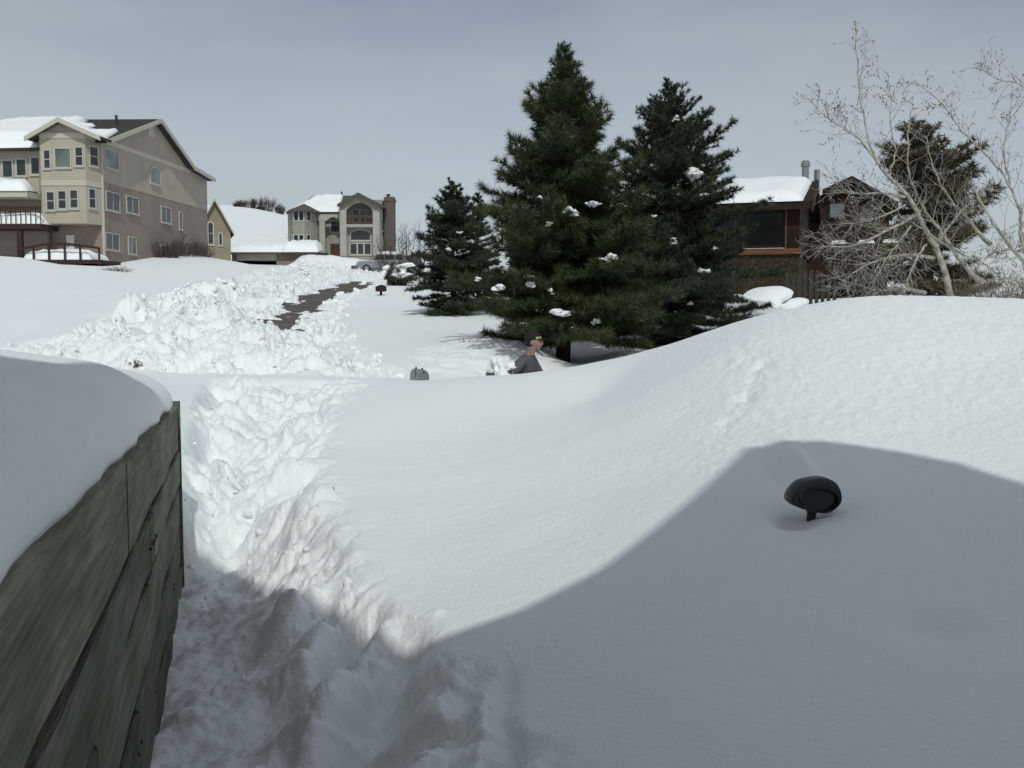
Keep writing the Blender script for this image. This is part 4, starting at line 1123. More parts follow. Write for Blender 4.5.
snow_slab('roof_snow', (e0[0]-2.4, 1.5, e0[1]), (e1[0]-.3, 1.5, e1[1]), (g1[0]-1.6, 6.2, g1[1]-.12), (g0[0]-.6, 6.2, g0[1]-.12), .35, MH, seed=11)
mb = MB(); q = pz(fm, 530, 74); mb.tube([(q[0], 6.0, q[1]-.3), (q[0], 6.0, q[1]+.35)], .09, 8); mb.build('vent_pipe', M_PIPE, MH)
# chimney on the right side
fch = FZ(3.0); rc = rz6(fch, 838, 85, 908, 590)
mb = MB(); fch.box(mb, rc[0], rc[1], -1.6, 0, -2, rc[3]); fch.box(mb, rc[0]-.08, rc[1]+.08, -1.68, .08, rc[3]-.5, rc[3]-.2)
ch = mb.build('chimney', M_GBRICK, MH)
q = pz(fch, 860, 66); mb = MB(); mb.tube([(q[0], 3.7, rc[3]-.02), (q[0], 3.7, q[1])], .16, 8); mb.tube([(q[0], 3.7, q[1]-.08), (q[0], 3.7, q[1]+.05)], .24, 8); mb.build('chimney_pot', M_PIPE, ch)
mb = MB(); f0.box(mb, xl_-.02, o0+.02, -.62, .06, -1.5, pz(f0, 600, 520)[1]); f0.box(mb, o1-.02, xr_+.05, -.62, .06, -1.5, pz(f0, 600, 520)[1]); mb.build('stone_base', M_STONE_T, MH)
# garage wing at the left
fg = FZ(-3.0); r = rz6(fg, -235, 500, 338, 600)
gd = rz6(fg, -240, 560, 45, 640)
d0, d1 = fg.uz(237, 262)[0], fg.uz(276.5, 262)[0]; dz = fg.uz(255, 260.5)[1]; gtop = fg.uz(255, 253.5)[1]; gx0, gx1 = fg.uz(232, 260)[0], fg.uz(316, 260)[0]
mb = MB(); fg.box(mb, gx0, d0, -9, 0, -3, gtop); fg.box(mb, d1, gx1, -9, 0, -3, gtop); mb.build('garage_wall', M_STONE_T, MH)
mb = MB(); fg.box(mb, d0, d1, -.4, .03, dz, gtop+.05); mb.build('garage_lintel', M_STUC2, MH)
mb = MB(); fg.box(mb, d0+.002, d1-.002, -6.2, -6, -3, dz+.2); fg.box(mb, d0+.002, d1-.002, -6, -.4, dz+.21, dz+.3); mb.build('garage_interior', M_VOID, MH)
mb = MB(); mb.slab([(gx0-.6, -3.7, gtop+.1), (gx1+.3, -3.7, gtop+.1), (gx1+.3, 6, gtop+.5), (gx0-.6, 6, gtop+.5)], .2); mb.build('garage_roof', M_GFLAT, MH)
snow_slab('roof_snow', (gx0-.6, -3.8, gtop+.1), (d1+1.5, -3.8, gtop+.1), (d1+1.5, 6, gtop+2.2), (gx0+1, 6, gtop+2.2), .6, MH, seed=12, edge=.3)
snow_slab('roof_snow', (d1+.8, -3.85, gtop+.1), (gx1+.4, -3.85, gtop+.1), (gx1+.3, 0, gtop+.6), (d1+.8, 0, gtop+.9), .95, MH, seed=13, edge=.35)

# ------------------------------------------------------------------ brown house at the right, eave shade put into its wall colours
M_CEDAR = mat('orange_cedar_boards', (.15, .068, .03), .8, var=.45, scale=2.5, stretch=(1, 1, 8))
M_DKCED = mat('dark_brown_boards', (.026, .015, .011), .85, var=.5, scale=3, stretch=(6, 6, 1))
M_RSTONE = brick_mat('mossy_fieldstone', (.055, .045, .022), (.04, .024, .014), (.028, .025, .02), 7.0, stone=True)
M_RBRICK = brick_mat('red_brown_boards', (.045, .024, .017), (.033, .018, .013), (.018, .011, .009), 1.0, .9, .18)
M_STEEL = mat('steel_flue', (.25, .25, .25), .4, metal=.6)
M_GREYW = mat('grey_fence_wood', (.05, .046, .042), .9, var=.3, scale=3)
def z4(x, y): return 680+x*.3359, 140+y*.3358
C4 = P(*z4(352, 470), 32)
RH = thing('house', C4, -.325, 'brown timber and fieldstone house with a snowy roof behind the pines', 'house')
RF = Fac(RH, (0, 0), (1, 0)); RR = Fac(RH, (0, 0), (0, 1))
q4 = lambda f, x, y: f.uz(*z4(x, y))
ez = q4(RF, 345, 188)[1]; bz = q4(RF, 345, 338)[1]; bz2 = q4(RF, 345, 322)[1]
W_ = -9.5
mb = MB(); RF.box(mb, W_, 0, -.4, 0, -2.5, bz-.02); RR.box(mb, .402, 7.5, -.4, 0, -2.5, bz-.02); mb.build('stone_wall', M_RSTONE, RH)
mb = MB(); RF.box(mb, W_, .06, -.4, .10, bz-.016, bz2); mb.build('beam', M_CEDAR, RH)
wx0, wx1 = q4(RF, -40, 260)[0], q4(RF, 313, 260)[0]; wz0, wz1 = q4(RF, 260, 318)[1], q4(RF, 260, 205)[1]
mb = MB(); RF.box(mb, wx1, 0, -.4, 0, bz2, ez); RF.box(mb, W_, wx0, -.4, 0, bz2, ez); RF.box(mb, wx0, wx1, -.4, 0, wz1, ez); mb.build('front_boards', M_CEDAR, RH)
window(RF, (wx0+.1, wx1-.1, bz2+.12, wz1-.1), M_DKCED, mat('dark_glass', (.008, .009, .009), .15, spec=.3), 3, 1, base=-.18, sill=False)
w = window(RF, RF.rect(*z4(105, 372), *z4(158, 436)), M_DKCED, M_GLASS, 1, 1)
rdg_y = 4.2; rz_ = q4(Fac(RH, (0, rdg_y), (1, 0)), 418, 103)[1]-.22
RO = .35
slr = (rz_-ez)/(rdg_y+.9)
mb = MB(); RR.prism(mb, [(0, bz2), (9.2, bz2), (9.2, ez), (rdg_y, rz_-.35), (0, ez)], -.4, 0); mb.build('gable_wall', M_DKCED, RH)
mb = MB(); mb.slab([(W_, -.4, ez), (RO, -.4, ez), (RO, rdg_y, rz_), (W_, rdg_y, rz_)], .22); mb.slab([(W_, rdg_y+.001, rz_), (RO, rdg_y+.001, rz_), (RO, 10, ez), (W_, 10, ez)], .22); mb.build('roof', M_DKCED, RH)
snow_slab('roof_snow', (W_, -.45, ez+.02), (RO-.25, -.45, ez+.02), (RO-.15, rdg_y, rz_), (W_, rdg_y, rz_), .30, RH, seed=21, edge=.3, n=40)
mb = MB(); RR.prism(mb, [(-.45, ez-.32), (rdg_y, rz_-.3), (rdg_y, rz_+.05), (-.45, ez+.05)], RO, RO+.06); RR.prism(mb, [(rdg_y+.001, rz_-.3), (10, ez-.32), (10, ez+.05), (rdg_y+.001, rz_+.05)], RO, RO+.06); mb.build('rake_board', M_DKCED, RH)
fl_ = Fac(RH, (0, rdg_y), (1, 0)); fx, fz = q4(fl_, 374, 62); mb = MB(); mb.tube([(fx, rdg_y, rz_-.3), (fx, rdg_y, fz)], .12, 10); mb.tube([(fx, rdg_y, fz-.2), (fx, rdg_y, fz-.06)], .16, 10); mb.build('flue', M_STEEL, RH)
fx, fz = q4(fl_, 407, 84); mb = MB(); mb.tube([(fx, rdg_y+.4, rz_-.3), (fx, rdg_y+.4, fz)], .10, 8); mb.build('flue', M_STEEL, RH)
# right wing set back
FR2 = Fac(RH, (0, 8.5), (1, 0))
a4 = lambda x, y: q4(FR2, x, y)
p0, p1, p2 = a4(425, 150), a4(512, 128), a4(600, 160)
mb = MB(); FR2.prism(mb, [(-.38, -2.5), (p2[0]+.3, -2.5), (p2[0]+.3, p2[1]-.4), p2, (p1[0], p1[1]-.1), (-.38, p0[1]-.4)], -6, 0); mb.build('wing_wall', M_RBRICK, RH)
mb = MB(); FR2.prism(mb, [(p0[0], p0[1]-.25), p1, (p1[0], p1[1]+.22), (p0[0], p0[1]-.02)], -6, .5); FR2.prism(mb, [p1, (p2[0]+.6, p2[1]-.6), (p2[0]+.6, p2[1]-.38), (p1[0], p1[1]+.22)], -6, .5); mb.build('wing_roof', M_DKCED, RH)
window(FR2, FR2.rect(*z4(447, 188), *z4(490, 230)), M_DKCED, glass_mat('painted_sky_glass', (.14, .17, .19)), 1, 1, sill=False)  # reflected sky put into this pane's paler bluish colour
window(FR2, FR2.rect(*z4(540, 190), *z4(580, 260)), M_DKCED, M_GLASS, 1, 1, sill=False)
FR3 = Fac(RH, (0, 6.3), (1, 0)); d0, d1 = q4(FR3, 432, 310), q4(FR3, 560, 305)
mb = MB(); FR3.box(mb, .7, d1[0]+2, -2.2, 0, d0[1]-1.15, d0[1]-.95); dk = mb.build('deck', M_DKCED, RH)
mb = MB(); FR3.box(mb, .7, d1[0]+2, -.12, 0, d0[1]-.1, d0[1])
for k in range(26):
    u = .72+(d1[0]+1.2)*k/25; FR3.box(mb, u-.03, u+.03, -.09, -.03, d0[1]-.95, d0[1]-.1)
mb.build('railing', M_GREYW, dk)
for k in range(4):
    u = .8+k*.95+.2*math.sin(k*3); snow_slab('rail_snow', (u, 6.28, d0[1]), (u+.6, 6.28, d0[1]), (u+.6, 6.44, d0[1]), (u, 6.44, d0[1]), .16, dk, 10, 6, seed=k, edge=.05)
# low picket fence in front of the stone wall
FN = thing('picket_fence', P(811, 306, 30), -.36, 'short grey picket fence standing at the corner of the brown house', 'fence')
for k in range(9):
    MB().box(-.75+k*.17, 0, -1.2, -.75+k*.17+.11, .03, 1.0+.08*math.sin(k*5)).build('picket', M_GREYW, FN)
MB().box(-.8, .032, .3, .8, .08, .42).build('rail', M_GREYW, FN)

# ------------------------------------------------------------------ vehicles and small things by the grey house
M_CARP = mat('pale_grey_paint', (.22, .235, .24), .35, spec=.5)
M_CARD = mat('dark_green_paint', (.03, .04, .04), .35, spec=.5)
M_TYRE = mat('tyre', (.02, .02, .02), .85); M_RIM = mat('steel_rim', (.3, .3, .3), .4, metal=.5); M_CGL = mat('car_glass', (.012, .015, .018), .1, spec=.6)
M_LAMP = mat('lamp_lens', (.5, .45, .4), .3)
def suv(name, loc, rz, paint, label):
    R = thing(name, loc, rz, label, 'car', 'cars parked by the grey house')
    L_, Wd = 4.7, .9
    low = [(-2.3, .35), (-2.35, .75), (-2.2, 1.0), (-1.0, 1.08), (2.2, 1.08), (2.33, .9), (2.33, .4)]
    up = [(-1.05, 1.08), (-.45, 1.62), (1.9, 1.68), (2.18, 1.08)]
    mb = MB()
    for pl, w in ((low, Wd), (up, Wd*.88)):
        k = len(pl); mb.add([(x, -w, z) for x, z in pl]+[(x, w, z) for x, z in pl], [tuple(range(k)), tuple(range(2*k-1, k-1, -1))]+[(i, i+k, (i+1) % k+k, (i+1) % k) for i in range(k)])
    b = mb.build('body', paint, R)
    bv = b.modifiers.new('bevel', 'BEVEL'); bv.width = .06; bv.segments = 2
    for s in (-1, 1):
        for x0, x1 in ((-.72, .12), (.2, 1.05), (1.13, 1.85)):
            w = Wd*.88*s; sl_ = .25 if x0 < -.5 else 0
            MB().add([(x0-sl_*.3, w+.012*s, 1.16), (x1, w+.012*s, 1.16), (x1-(.12 if x1 > 1.5 else 0), w+.012*s, 1.56), (x0+sl_, w+.012*s, 1.56)], [(0, 1, 2, 3)]).build('window', M_CGL, R)
        for xw in (-1.45, 1.4):
            t = MB().tube([(xw, s*.72, .35), (xw, s*.93, .35)], .35, 18).build('wheel', M_TYRE, R); MB().tube([(xw, s*.90, .35), (xw, s*.945, .35)], .2, 12).build('rim', M_RIM, t)
        MB().box(-2.37, s*.55-.15, .78, -2.3, s*.55+.15, .92).build('headlight', M_LAMP, R)
    mb = MB(); mb.add([(-1.02, -.7, 1.14), (-1.02, .7, 1.14), (-.52, .66, 1.56), (-.52, -.66, 1.56)], [(0, 1, 2, 3)]); o = mb.build('windscreen', M_CGL, R); o.location = (-.03, 0, .01)
    snow_slab('roof_snow', (-.5, -.7, 1.64), (1.9, -.7, 1.68), (1.9, .7, 1.68), (-.5, .7, 1.64), .25, R, 14, 10, seed=3)
    return R
q = P(383, 272.6, 92); suv('parked_car', q, math.radians(6), M_CARP, 'pale grey parked car half buried in snow in front of the grey house')
q = P(400, 274, 96); suv('parked_car', q, math.radians(-35), M_CARD, 'dark parked car with snow on its roof right of the pale grey car')
FN = thing('board_fence', P(374, 272, 97), 0, 'low brown board fence behind the pale grey parked car', 'fence')
for k in range(14):
    MB().box(-2.2+k*.42, 0, -1, -2.2+k*.42+.40, .06, .62+.1*math.sin(k*2.3)).build('board', mat('brown_board', (.16, .10, .06), .9, var=.3, scale=3) if k == 0 else bpy.data.materials['brown_board'], FN)
MB().box(-2.2, .062, .2, 3.6, .12, .32).build('rail', bpy.data.materials['brown_board'], FN)
h = hit(381, 295)
q = P(381, 294.5, 46); bx = thing('mailbox', q, .3, 'dark brown box mailbox on a short post in the snowy yard by the road', 'mailbox')
MB().box(-.05, -.05, -.6, .05, .05, .14).build('post', M_DKCED, bx)
mb = MB(); mb.add([(-.2, -.32, .14), (.2, -.32, .14), (.2, -.32, .36), (0, -.32, .44), (-.2, -.32, .36), (-.2, .32, .14), (.2, .32, .14), (.2, .32, .36), (0, .32, .44), (-.2, .32, .36)], [(0, 1, 2, 3, 4), (9, 8, 7, 6, 5), (0, 5, 6, 1), (1, 6, 7, 2), (2, 7, 8, 3), (3, 8, 9, 4), (4, 9, 5, 0)]); mb.build('body', M_DKCED, bx)
MB().box(-.14, -.34, .17, .14, -.322, .33).build('door', mat('box_door', (.03, .018, .014), .7), bx)
# ------------------------------------------------------------------ ploughed lane
M_ASPH = mat('wet_asphalt', (.075, .06, .05), .75, scale=1.2, col2=(.13, .11, .095), bump=.01, bscale=8, spec=.3)
Ys = np.exp(np.linspace(math.log(20.5), math.log(78), 120))
xl, xr = poly_x(ROAD_L, np.clip(Ys, 22, 75))-.35, poly_x(ROAD_R, np.clip(Ys, 22, 75))+.35
ss = np.linspace(0, 1, 14)
X = xl[:, None]*(1-ss)+xr[:, None]*ss; Yg = np.repeat(Ys[:, None], 14, 1)
Zg = base_z(X.ravel(), Yg.ravel()).reshape(X.shape)-.045+.02*fbm(X*1.3, Yg*1.3, 3)
i = np.arange(X.size).reshape(X.shape)
f = np.stack([i[:-1, :-1], i[:-1, 1:], i[1:, 1:], i[1:, :-1]], -1).reshape(-1, 4)
tag(np_mesh('road', np.stack([X, Yg, Zg], -1).reshape(-1, 3), f, M_ASPH), kind='structure')
# ------------------------------------------------------------------ loose chunks of snow
rsn = np.random.RandomState(21)
cx = []; 
for (y0, y1, n, s0, s1) in ((4.0, 13.0, 260, .006, .03), (13.6, 20, 2000, .010, .07), (20, 45, 2200, .02, .12), (45, 100, 700, .05, .22)):
    yy = y0+(y1-y0)*rsn.rand(n*6); pp = -40+460*rsn.rand(n*6)
    xx = (pp-512)/1000*yy
    pa, ro, pi_, be, fa, ba = masks(xx, yy)
    w = np.clip(pa*.8+pi_+be*.6+fa, 0, 1)*(1-ro)
    k = np.nonzero(rsn.rand(n*6) < w)[0][:n]
    hh = height(xx[k], yy[k])
    for a, b, c in zip(xx[k], yy[k], hh):
        s = s0+(s1-s0)*rsn.rand()**3; cx.append((a, b, c, s))
vi, fi_ = ICO[2]; vi = np.array(vi); fi_ = np.array(fi_)
V = []; Fa = []
for j, (a, b, c, s) in enumerate(cx):
    K = rsn.randn(4, 3)*1.5; d = 1+.3*np.sin(vi @ K.T+rsn.rand(4)*6).sum(1)*.5+.12*(rsn.rand(len(vi))-.5)
    V.append(vi*d[:, None]*s*(.55+.8*rsn.rand(3))+[a, b, c]); Fa.append(fi_+j*len(vi))
tag(np_mesh('snow_chunks', np.concatenate(V), np.concatenate(Fa), SNOW, None, True), 'loose white chunks of snow scattered over the trodden path and ploughed heaps', 'snow chunks', kind='stuff')
# ------------------------------------------------------------------ conifers
def needle_mat(name, c, c2):
    m = mat(name, c, .6, scale=1.3, col2=c2, island=.45, spec=.25)
    m.node_tree.nodes['Principled BSDF'].inputs['Roughness'].default_value = .55
    return m
M_BARK = mat('pine_bark', (.045, .032, .024), .95, scale=5, col2=(.02, .015, .012), bump=.02, bscale=12, stretch=(3, 3, .8))
M_NEED = needle_mat('pine_needles', (.033, .052, .022), (.054, .064, .022))
M_NEED2 = needle_mat('spruce_needles', (.034, .052, .027), (.047, .060, .030))
M_NEED3 = needle_mat('olive_needles', (.085, .08, .042), (.13, .10, .055))
M_TWG = mat('branch_bark', (.05, .036, .026), .95)
def conifer(name, base, top_h, R, label, seed, mat_, nl=.12, per=16, start=.06, whorl=.30, nb=6, prof=None, spread=.9, dens=1.0, nw=.006, open_=0., group=None, lean=(0, 0), jit=.14, lv=(.55, 1.2)):
    rs = random.Random(seed); nr = np.random.RandomState(seed)
    T = thing(name, base, 0, label, 'tree', group)
    H = top_h
    ln = lambda t: Vector((lean[0]*t*t, lean[1]*t*t, 0))
    pts = [Vector((.03*math.sin(t*9+seed), .03*math.cos(t*7+seed), -1.0+(H+1.0)*t))+ln(t) for t in np.linspace(0, 1, 14)]
    r0 = .022*H+.03
    MB().tube(pts, [r0*(1-t)**.85+.008 for t in np.linspace(0, 1, 14)], 9).build('trunk', M_BARK, T, True)
    tp, td, tl = [], [], []
    bm_ = MB()
    z = H*start
    while z < H*.99:
        t = z/H
        rad = R*(prof(t) if prof else (1-t)**.75)
        k = nb if t < .8 else max(3, nb-2)
        az0 = rs.uniform(0, 6.28)
        for b in range(k):
            if rs.random() < open_: continue
            az = az0+6.283*b/k+rs.uniform(-.35, .35); l = rad*rs.uniform(*lv)*(1+.16*math.sin(az*2+seed))
            if lv[1] > 1 and rs.random() < .08: l *= 1.2
            l = max(l, .16)
            el = -.22+1.05*t**1.3+rs.uniform(-jit, jit)
            o = Vector((0, 0, z+rs.uniform(-.14, .14)))+ln(t)
            h = Vector((math.cos(az), math.sin(az), 0))
            n = 6; P_ = []
            for i in range(n+1):
                s = i/n
                P_.append(o+h*(l*s*math.cos(el))+Vector((0, 0, l*(s*math.sin(el)+.22*s*s*(1-t*.6)-.10*s)))+Vector((rs.gauss(0, .012), rs.gauss(0, .012), 0))*l)
            bm_.tube(P_, [max(.004, (.012+.011*l)*(1-i/n*.85)) for i in range(n+1)], 4, False)
            def along(PP, s):
                q = s*(len(PP)-1); i = min(int(q), len(PP)-2); return PP[i].lerp(PP[i+1], q-i), (PP[i+1]-PP[i]).normalized()
            s = .18
            tw = []
            step = .13/max(l, .3)/dens
            while s < 1:
                p, d = along(P_, s)
                side = 1
                for side in (-1, 1):
                    if rs.random() < .85:
                        sl_ = l*spread*.42*(1-s*.75)*rs.uniform(.6, 1.1)+.06
                        sd = (d*rs.uniform(.5, .9)+h.cross(Vector((0, 0, 1)))*side*rs.uniform(.6, 1)+Vector((0, 0, rs.uniform(-.12, .3)))).normalized()
                        m_ = max(1, int(sl_/.10*dens))
                        for j in range(m_):
                            u = (j+.6)/m_
                            tp.append(p+sd*sl_*u+Vector((0, 0, .06*sl_*u*u))); td.append((sd+Vector((0, 0, .25))).normalized()); tl.append(1.0)
                        bm_.tube([p, p+sd*sl_], [.006, .003], 3, False)
                if s > .35: tp.append(p); td.append((d+Vector((0, 0, .3))).normalized()); tl.append(1.)
                s += step*rs.uniform(.8, 1.3)
            p, d = along(P_, .999); tp.append(p); td.append((d+Vector((0, 0, .35))).normalized()); tl.append(1.15)
        z += whorl*rs.uniform(.75, 1.2)*(1-.45*t)
    for k in range(6): tp.append(Vector((0, 0, H*(1-.012*k)))+ln(1)); td.append(Vector((rs.gauss(0, .2), rs.gauss(0, .2), 1)).normalized()); tl.append(1.)
    bm_.build('branches', M_TWG, T)
    tl = [a*(1 if p.z < .8*H else 1-.5*(p.z/H-.8)/.2) for a, p in zip(tl, tp)]
    tp = np.array([p[:] for p in tp]); td = np.array([d[:] for d in td]); tl = np.array(tl)
    N_ = len(tp); M_ = per
    p = np.repeat(tp, M_, 0); d = np.repeat(td, M_, 0); n = N_*M_
    rnd = nr.randn(n, 3); rnd -= (rnd*d).sum(1)[:, None]*d; rnd /= np.linalg.norm(rnd, axis=1)[:, None]
    ca = nr.uniform(.25, .95, n)[:, None]
    nd = d*ca+rnd*np.sqrt(1-ca**2)
    L_ = (nl*nr.uniform(.7, 1.2, n)*np.repeat(tl, M_))[:, None]
    sd = np.cross(nd, nr.randn(n, 3)); sd /= np.linalg.norm(sd, axis=1)[:, None]
    w = nw*nr.uniform(.7, 1.3, n)[:, None]
    st = p+d*nr.uniform(-.05, .03, n)[:, None]
    v = np.stack([st-sd*w, st+sd*w, st+nd*L_], 1).reshape(-1, 3)
    f = np.arange(n*3).reshape(-1, 3)
    np_mesh('crown', v, f, mat_, T, False)
    print(name, 'tufts', N_, 'needles', n)
    return T
def snow_clumps(T, items, seed):
    """lumps of snow caught on the boughs: pixel, size px, distance"""
    rs = random.Random(seed); L = np.array(T.location)
    for i, (px, py, w, h, Y) in enumerate(items):
        if i % 3 == 2 and w < 14: continue
        q = P(px, py, Y)-L; k = Y/1000.*.62
        mb = MB(); k = k/.62*.75; n_ = 5+int(w/4)
        for j in range(n_):
            a = max(-.3, min(.3, rs.gauss(0, .2))); r_ = w*k*rs.uniform(.13, .23)
            mb.blob(q+np.array([a*w*k, .12+max(-.1, min(.1, rs.gauss(0, .06)))*min(1, w*k*3), (max(-.25, min(.25, rs.gauss(0, .17)))-.5*abs(a))*h*k]), (r_*1.25, r_, r_*rs.uniform(.45, .8)), seed*50+i*11+j, .7, 2)
        mb.build('snow_clump', SNOW, T, True)
    return T
def gbase(px, py, Y):
    p = P(px, py, Y); return (p[0], p[1], hz(p[0], p[1])-.05)
def toph(px, py, Y, base): return P(px, py, Y)[2]-base[2]

b = gbase(563, 365, 17.6)
big = conifer('pine_tree', b, toph(564, 54, 17.6, b), 1.0, 'tallest dark green pine, standing behind the person shovelling', 11, M_NEED, nl=.15, per=22, start=.125, whorl=.22, nb=9,
              prof=lambda t: float(np.interp(t, [0, .08, .2, .36, .51, .67, .82, .94, 1], [1.5, 1.78, 2.05, 1.80, 1.42, 1.08, .64, .22, .05])), dens=1.15, nw=.0065, jit=.2)
snow_clumps(big, [(571,210,20,14,16.3),(594,203,16,9,16.4),(611,257,19,12,16.1),(526,276,14,9,16.0),(531,284,12,11,15.9),(522,326,14,14,15.8),(499,287,16,7,16.1),(478,279,9,7,16.2),(639,259,12,10,16.4),(562,312,22,7,15.9),(597,320,12,12,15.8),(512,211,9,8,16.6),(549,223,10,8,16.2),(540,196,7,5,16.3),(628,305,9,9,16.1),(552,290,7,12,16.0)], 3)
b = gbase(668, 352, 20.5)
sec = conifer('spruce_tree', b, toph(664, 86, 20.5, b), 1.0, 'open dark spruce with snow clumps on its boughs, right of the tallest pine', 23, M_NEED2, nl=.11, per=28, start=.04, whorl=.23, nb=8,
              prof=lambda t: float(np.interp(t, [0, .1, .3, .5, .7, .85, .95, 1], [1.5, 1.85, 2.1, 1.75, 1.2, .66, .26, .08])), dens=1.15, nw=.0065, open_=.08, jit=.22)
snow_clumps(sec, [(695,173,25,17,19.3),(705,195,16,9,19.4),(730,218,10,6,19.6),(702,272,18,13,19.0),(674,240,12,10,19.0),(674,272,12,9,18.9),(653,167,14,8,19.6),(677,117,10,7,20.0),(695,317,10,14,18.9),(691,303,8,7,18.9),(625,301,14,10,19.2),(640,180,8,7,19.5),(655,215,8,7,19.2),(716,247,8,6,19.3),(684,210,9,7,19.2),(660,291,9,10,18.9),(648,136,7,6,19.9),(722,190,9,5,19.7)], 5)
b = gbase(453, 296, 28)
sm = conifer('pine_tree', b, toph(455, 182, 28, b), 1.3, 'small rounded pine, left of the tallest pine', 31, M_NEED2, nl=.13, per=20, start=.03, whorl=.27, nb=9,
             prof=lambda t: (1-t**1.7)**.8*(.75+.25*min(1, t*4)), dens=1.1, nw=.010, jit=.25)
snow_clumps(sm, [(448,249,9,7,27.0),(427,247,6,5,27.1),(441,224,6,5,27.1),(460,232,7,5,27.0)], 7)
b = gbase(478, 300, 30)
conifer('pine_tree', b, toph(476, 194, 30, b), 1.0, 'slim pine spire between the small rounded pine and the tallest pine', 37, M_NEED2, nl=.12, per=18, start=.03, whorl=.3, nb=8, nw=.010, jit=.2)
b = gbase(930, 300, 20)
pb = conifer('pine_tree', b, toph(907, 124, 20, b), 1.85, 'sparse olive pine standing behind the bare white aspens', 43, M_NEED3, nl=.17, per=20, start=.02, whorl=.30, nb=7,
        prof=lambda t: (1-t**3)**.7*(.9+.2*math.sin(t*19)), dens=1.0, nw=.010, open_=.15, lean=(-.35, 0), jit=.3, lv=(.6, .95))
snow_clumps(pb, [(912,256,9,8,18.8),(908,262,7,12,18.8),(985,250,12,6,19.2)], 9)

# ------------------------------------------------------------------ bare aspens
M_ASPEN = mat('pale_aspen_bark', (.48, .46, .41), .9, scale=9, col2=(.24, .21, .16), bump=.006, bscale=20)
M_ATWIG = mat('pale_twig', (.44, .41, .35), .9, var=.4, scale=3)
M_BUD = mat('dark_bud', (.05, .035, .025), .9)
def spline(P_, n):
    P_ = [Vector(p) for p in P_]; out = []
    for k in range(n):
        q = k/(n-1)*(len(P_)-1); i = min(int(q), len(P_)-2); f = q-i
        p0, p1, p2, p3 = P_[max(i-1, 0)], P_[i], P_[i+1], P_[min(i+2, len(P_)-1)]
        out.append(.5*((2*p1)+(p2-p0)*f+(2*p0-5*p1+4*p2-p3)*f*f+(3*p1-p0-3*p2+p3)*f**3))
    return out
def aspen(label, base_px, Y0, limbs, seed, bp_=.24, buds=True, twig=1.0):
    rs = random.Random(seed)
    bp = P(*base_px, Y0); T = thing('aspen_tree', (bp[0], bp[1], hz(bp[0], bp[1])-.05), 0, label, 'tree', None); L = Vector(T.location)
    tw = MB(); bd = MB()
    def grow(p, d, l, r, lev, up):
        n = max(4, int(l/.14)); pts = [p]; d = d.normalized()
        for i in range(n):
            d = (d+Vector((rs.gauss(0, .16), rs.gauss(0, .16), rs.gauss(up, .12)))).normalized()
            pts.append(pts[-1]+d*l/n)
        tw.tube(pts, [max(.0018, r*(1-.8*i/n)) for i in range(n+1)], 4 if lev < 2 else 3, False)
        if lev < 3:
            for i in range(1, n+1):
                if rs.random() < (.62 if lev == 1 else .45)*twig:
                    q = (pts[i]-pts[i-1]).normalized(); a = Vector((rs.gauss(0, 1), rs.gauss(0, 1), rs.gauss(0, 1))); a = (a-q*a.dot(q)).normalized()
                    grow(pts[i], q*.75+a*.75, l*rs.uniform(.3, .6), r*.55, lev+1, up*.6)
        if buds and lev >= 1:
            for i in range(1, n+1):
                if rs.random() < bp_:
                    c = pts[i]+Vector((rs.gauss(0, .008), rs.gauss(0, .008), 0)); s_ = .007; h_ = .018
                    bd.add([c+Vector((s_, 0, 0)), c+Vector((-s_*.5, s_*.8, 0)), c+Vector((-s_*.5, -s_*.8, 0)), c+Vector((0, 0, h_)), c-Vector((0, 0, h_*.4))], [(0, 1, 3), (1, 2, 3), (2, 0, 3), (1, 0, 4), (2, 1, 4), (0, 2, 4)])
    for li, (name, pix, r0, r1, ntw, tl, up) in enumerate(limbs):
        pp = [Vector(P(x, y, Y0+dy))-L for x, y, dy in pix]
        ns = max(8, len(pix)*5); pp = spline(pp, ns)
        if name == 'trunk': pp = [Vector((pp[0].x+.08, pp[0].y, -.6))]+pp; ns += 1
        MB().tube([q+Vector((rs.gauss(0, .008), rs.gauss(0, .008), 0)) for q in pp], [.88*(r0+(r1-r0)*(k/(ns-1))**.7) for k in range(ns)], 8).build(name, M_ASPEN, T, True)
        for k in range(int(ntw*1.5)):
            s = rs.uniform(.12, 1)**.8; i = min(int(s*(ns-1)), ns-2)
            q = (pp[i+1]-pp[i]).normalized(); a = Vector((rs.gauss(0, 1), rs.gauss(0, .8), rs.gauss(.15, .8))); a = (a-q*a.dot(q)).normalized()
            grow(pp[i], q*.7+a*.8, tl*rs.uniform(.5, 1.15)*(1.1-.5*s), max(.0045, (r0+(r1-r0)*s)*.24), 1, up)
    tw.build('twigs', M_ATWIG, T)
    if bd.v: tag(bd.build('buds', M_BUD, T), kind='stuff')
    return T
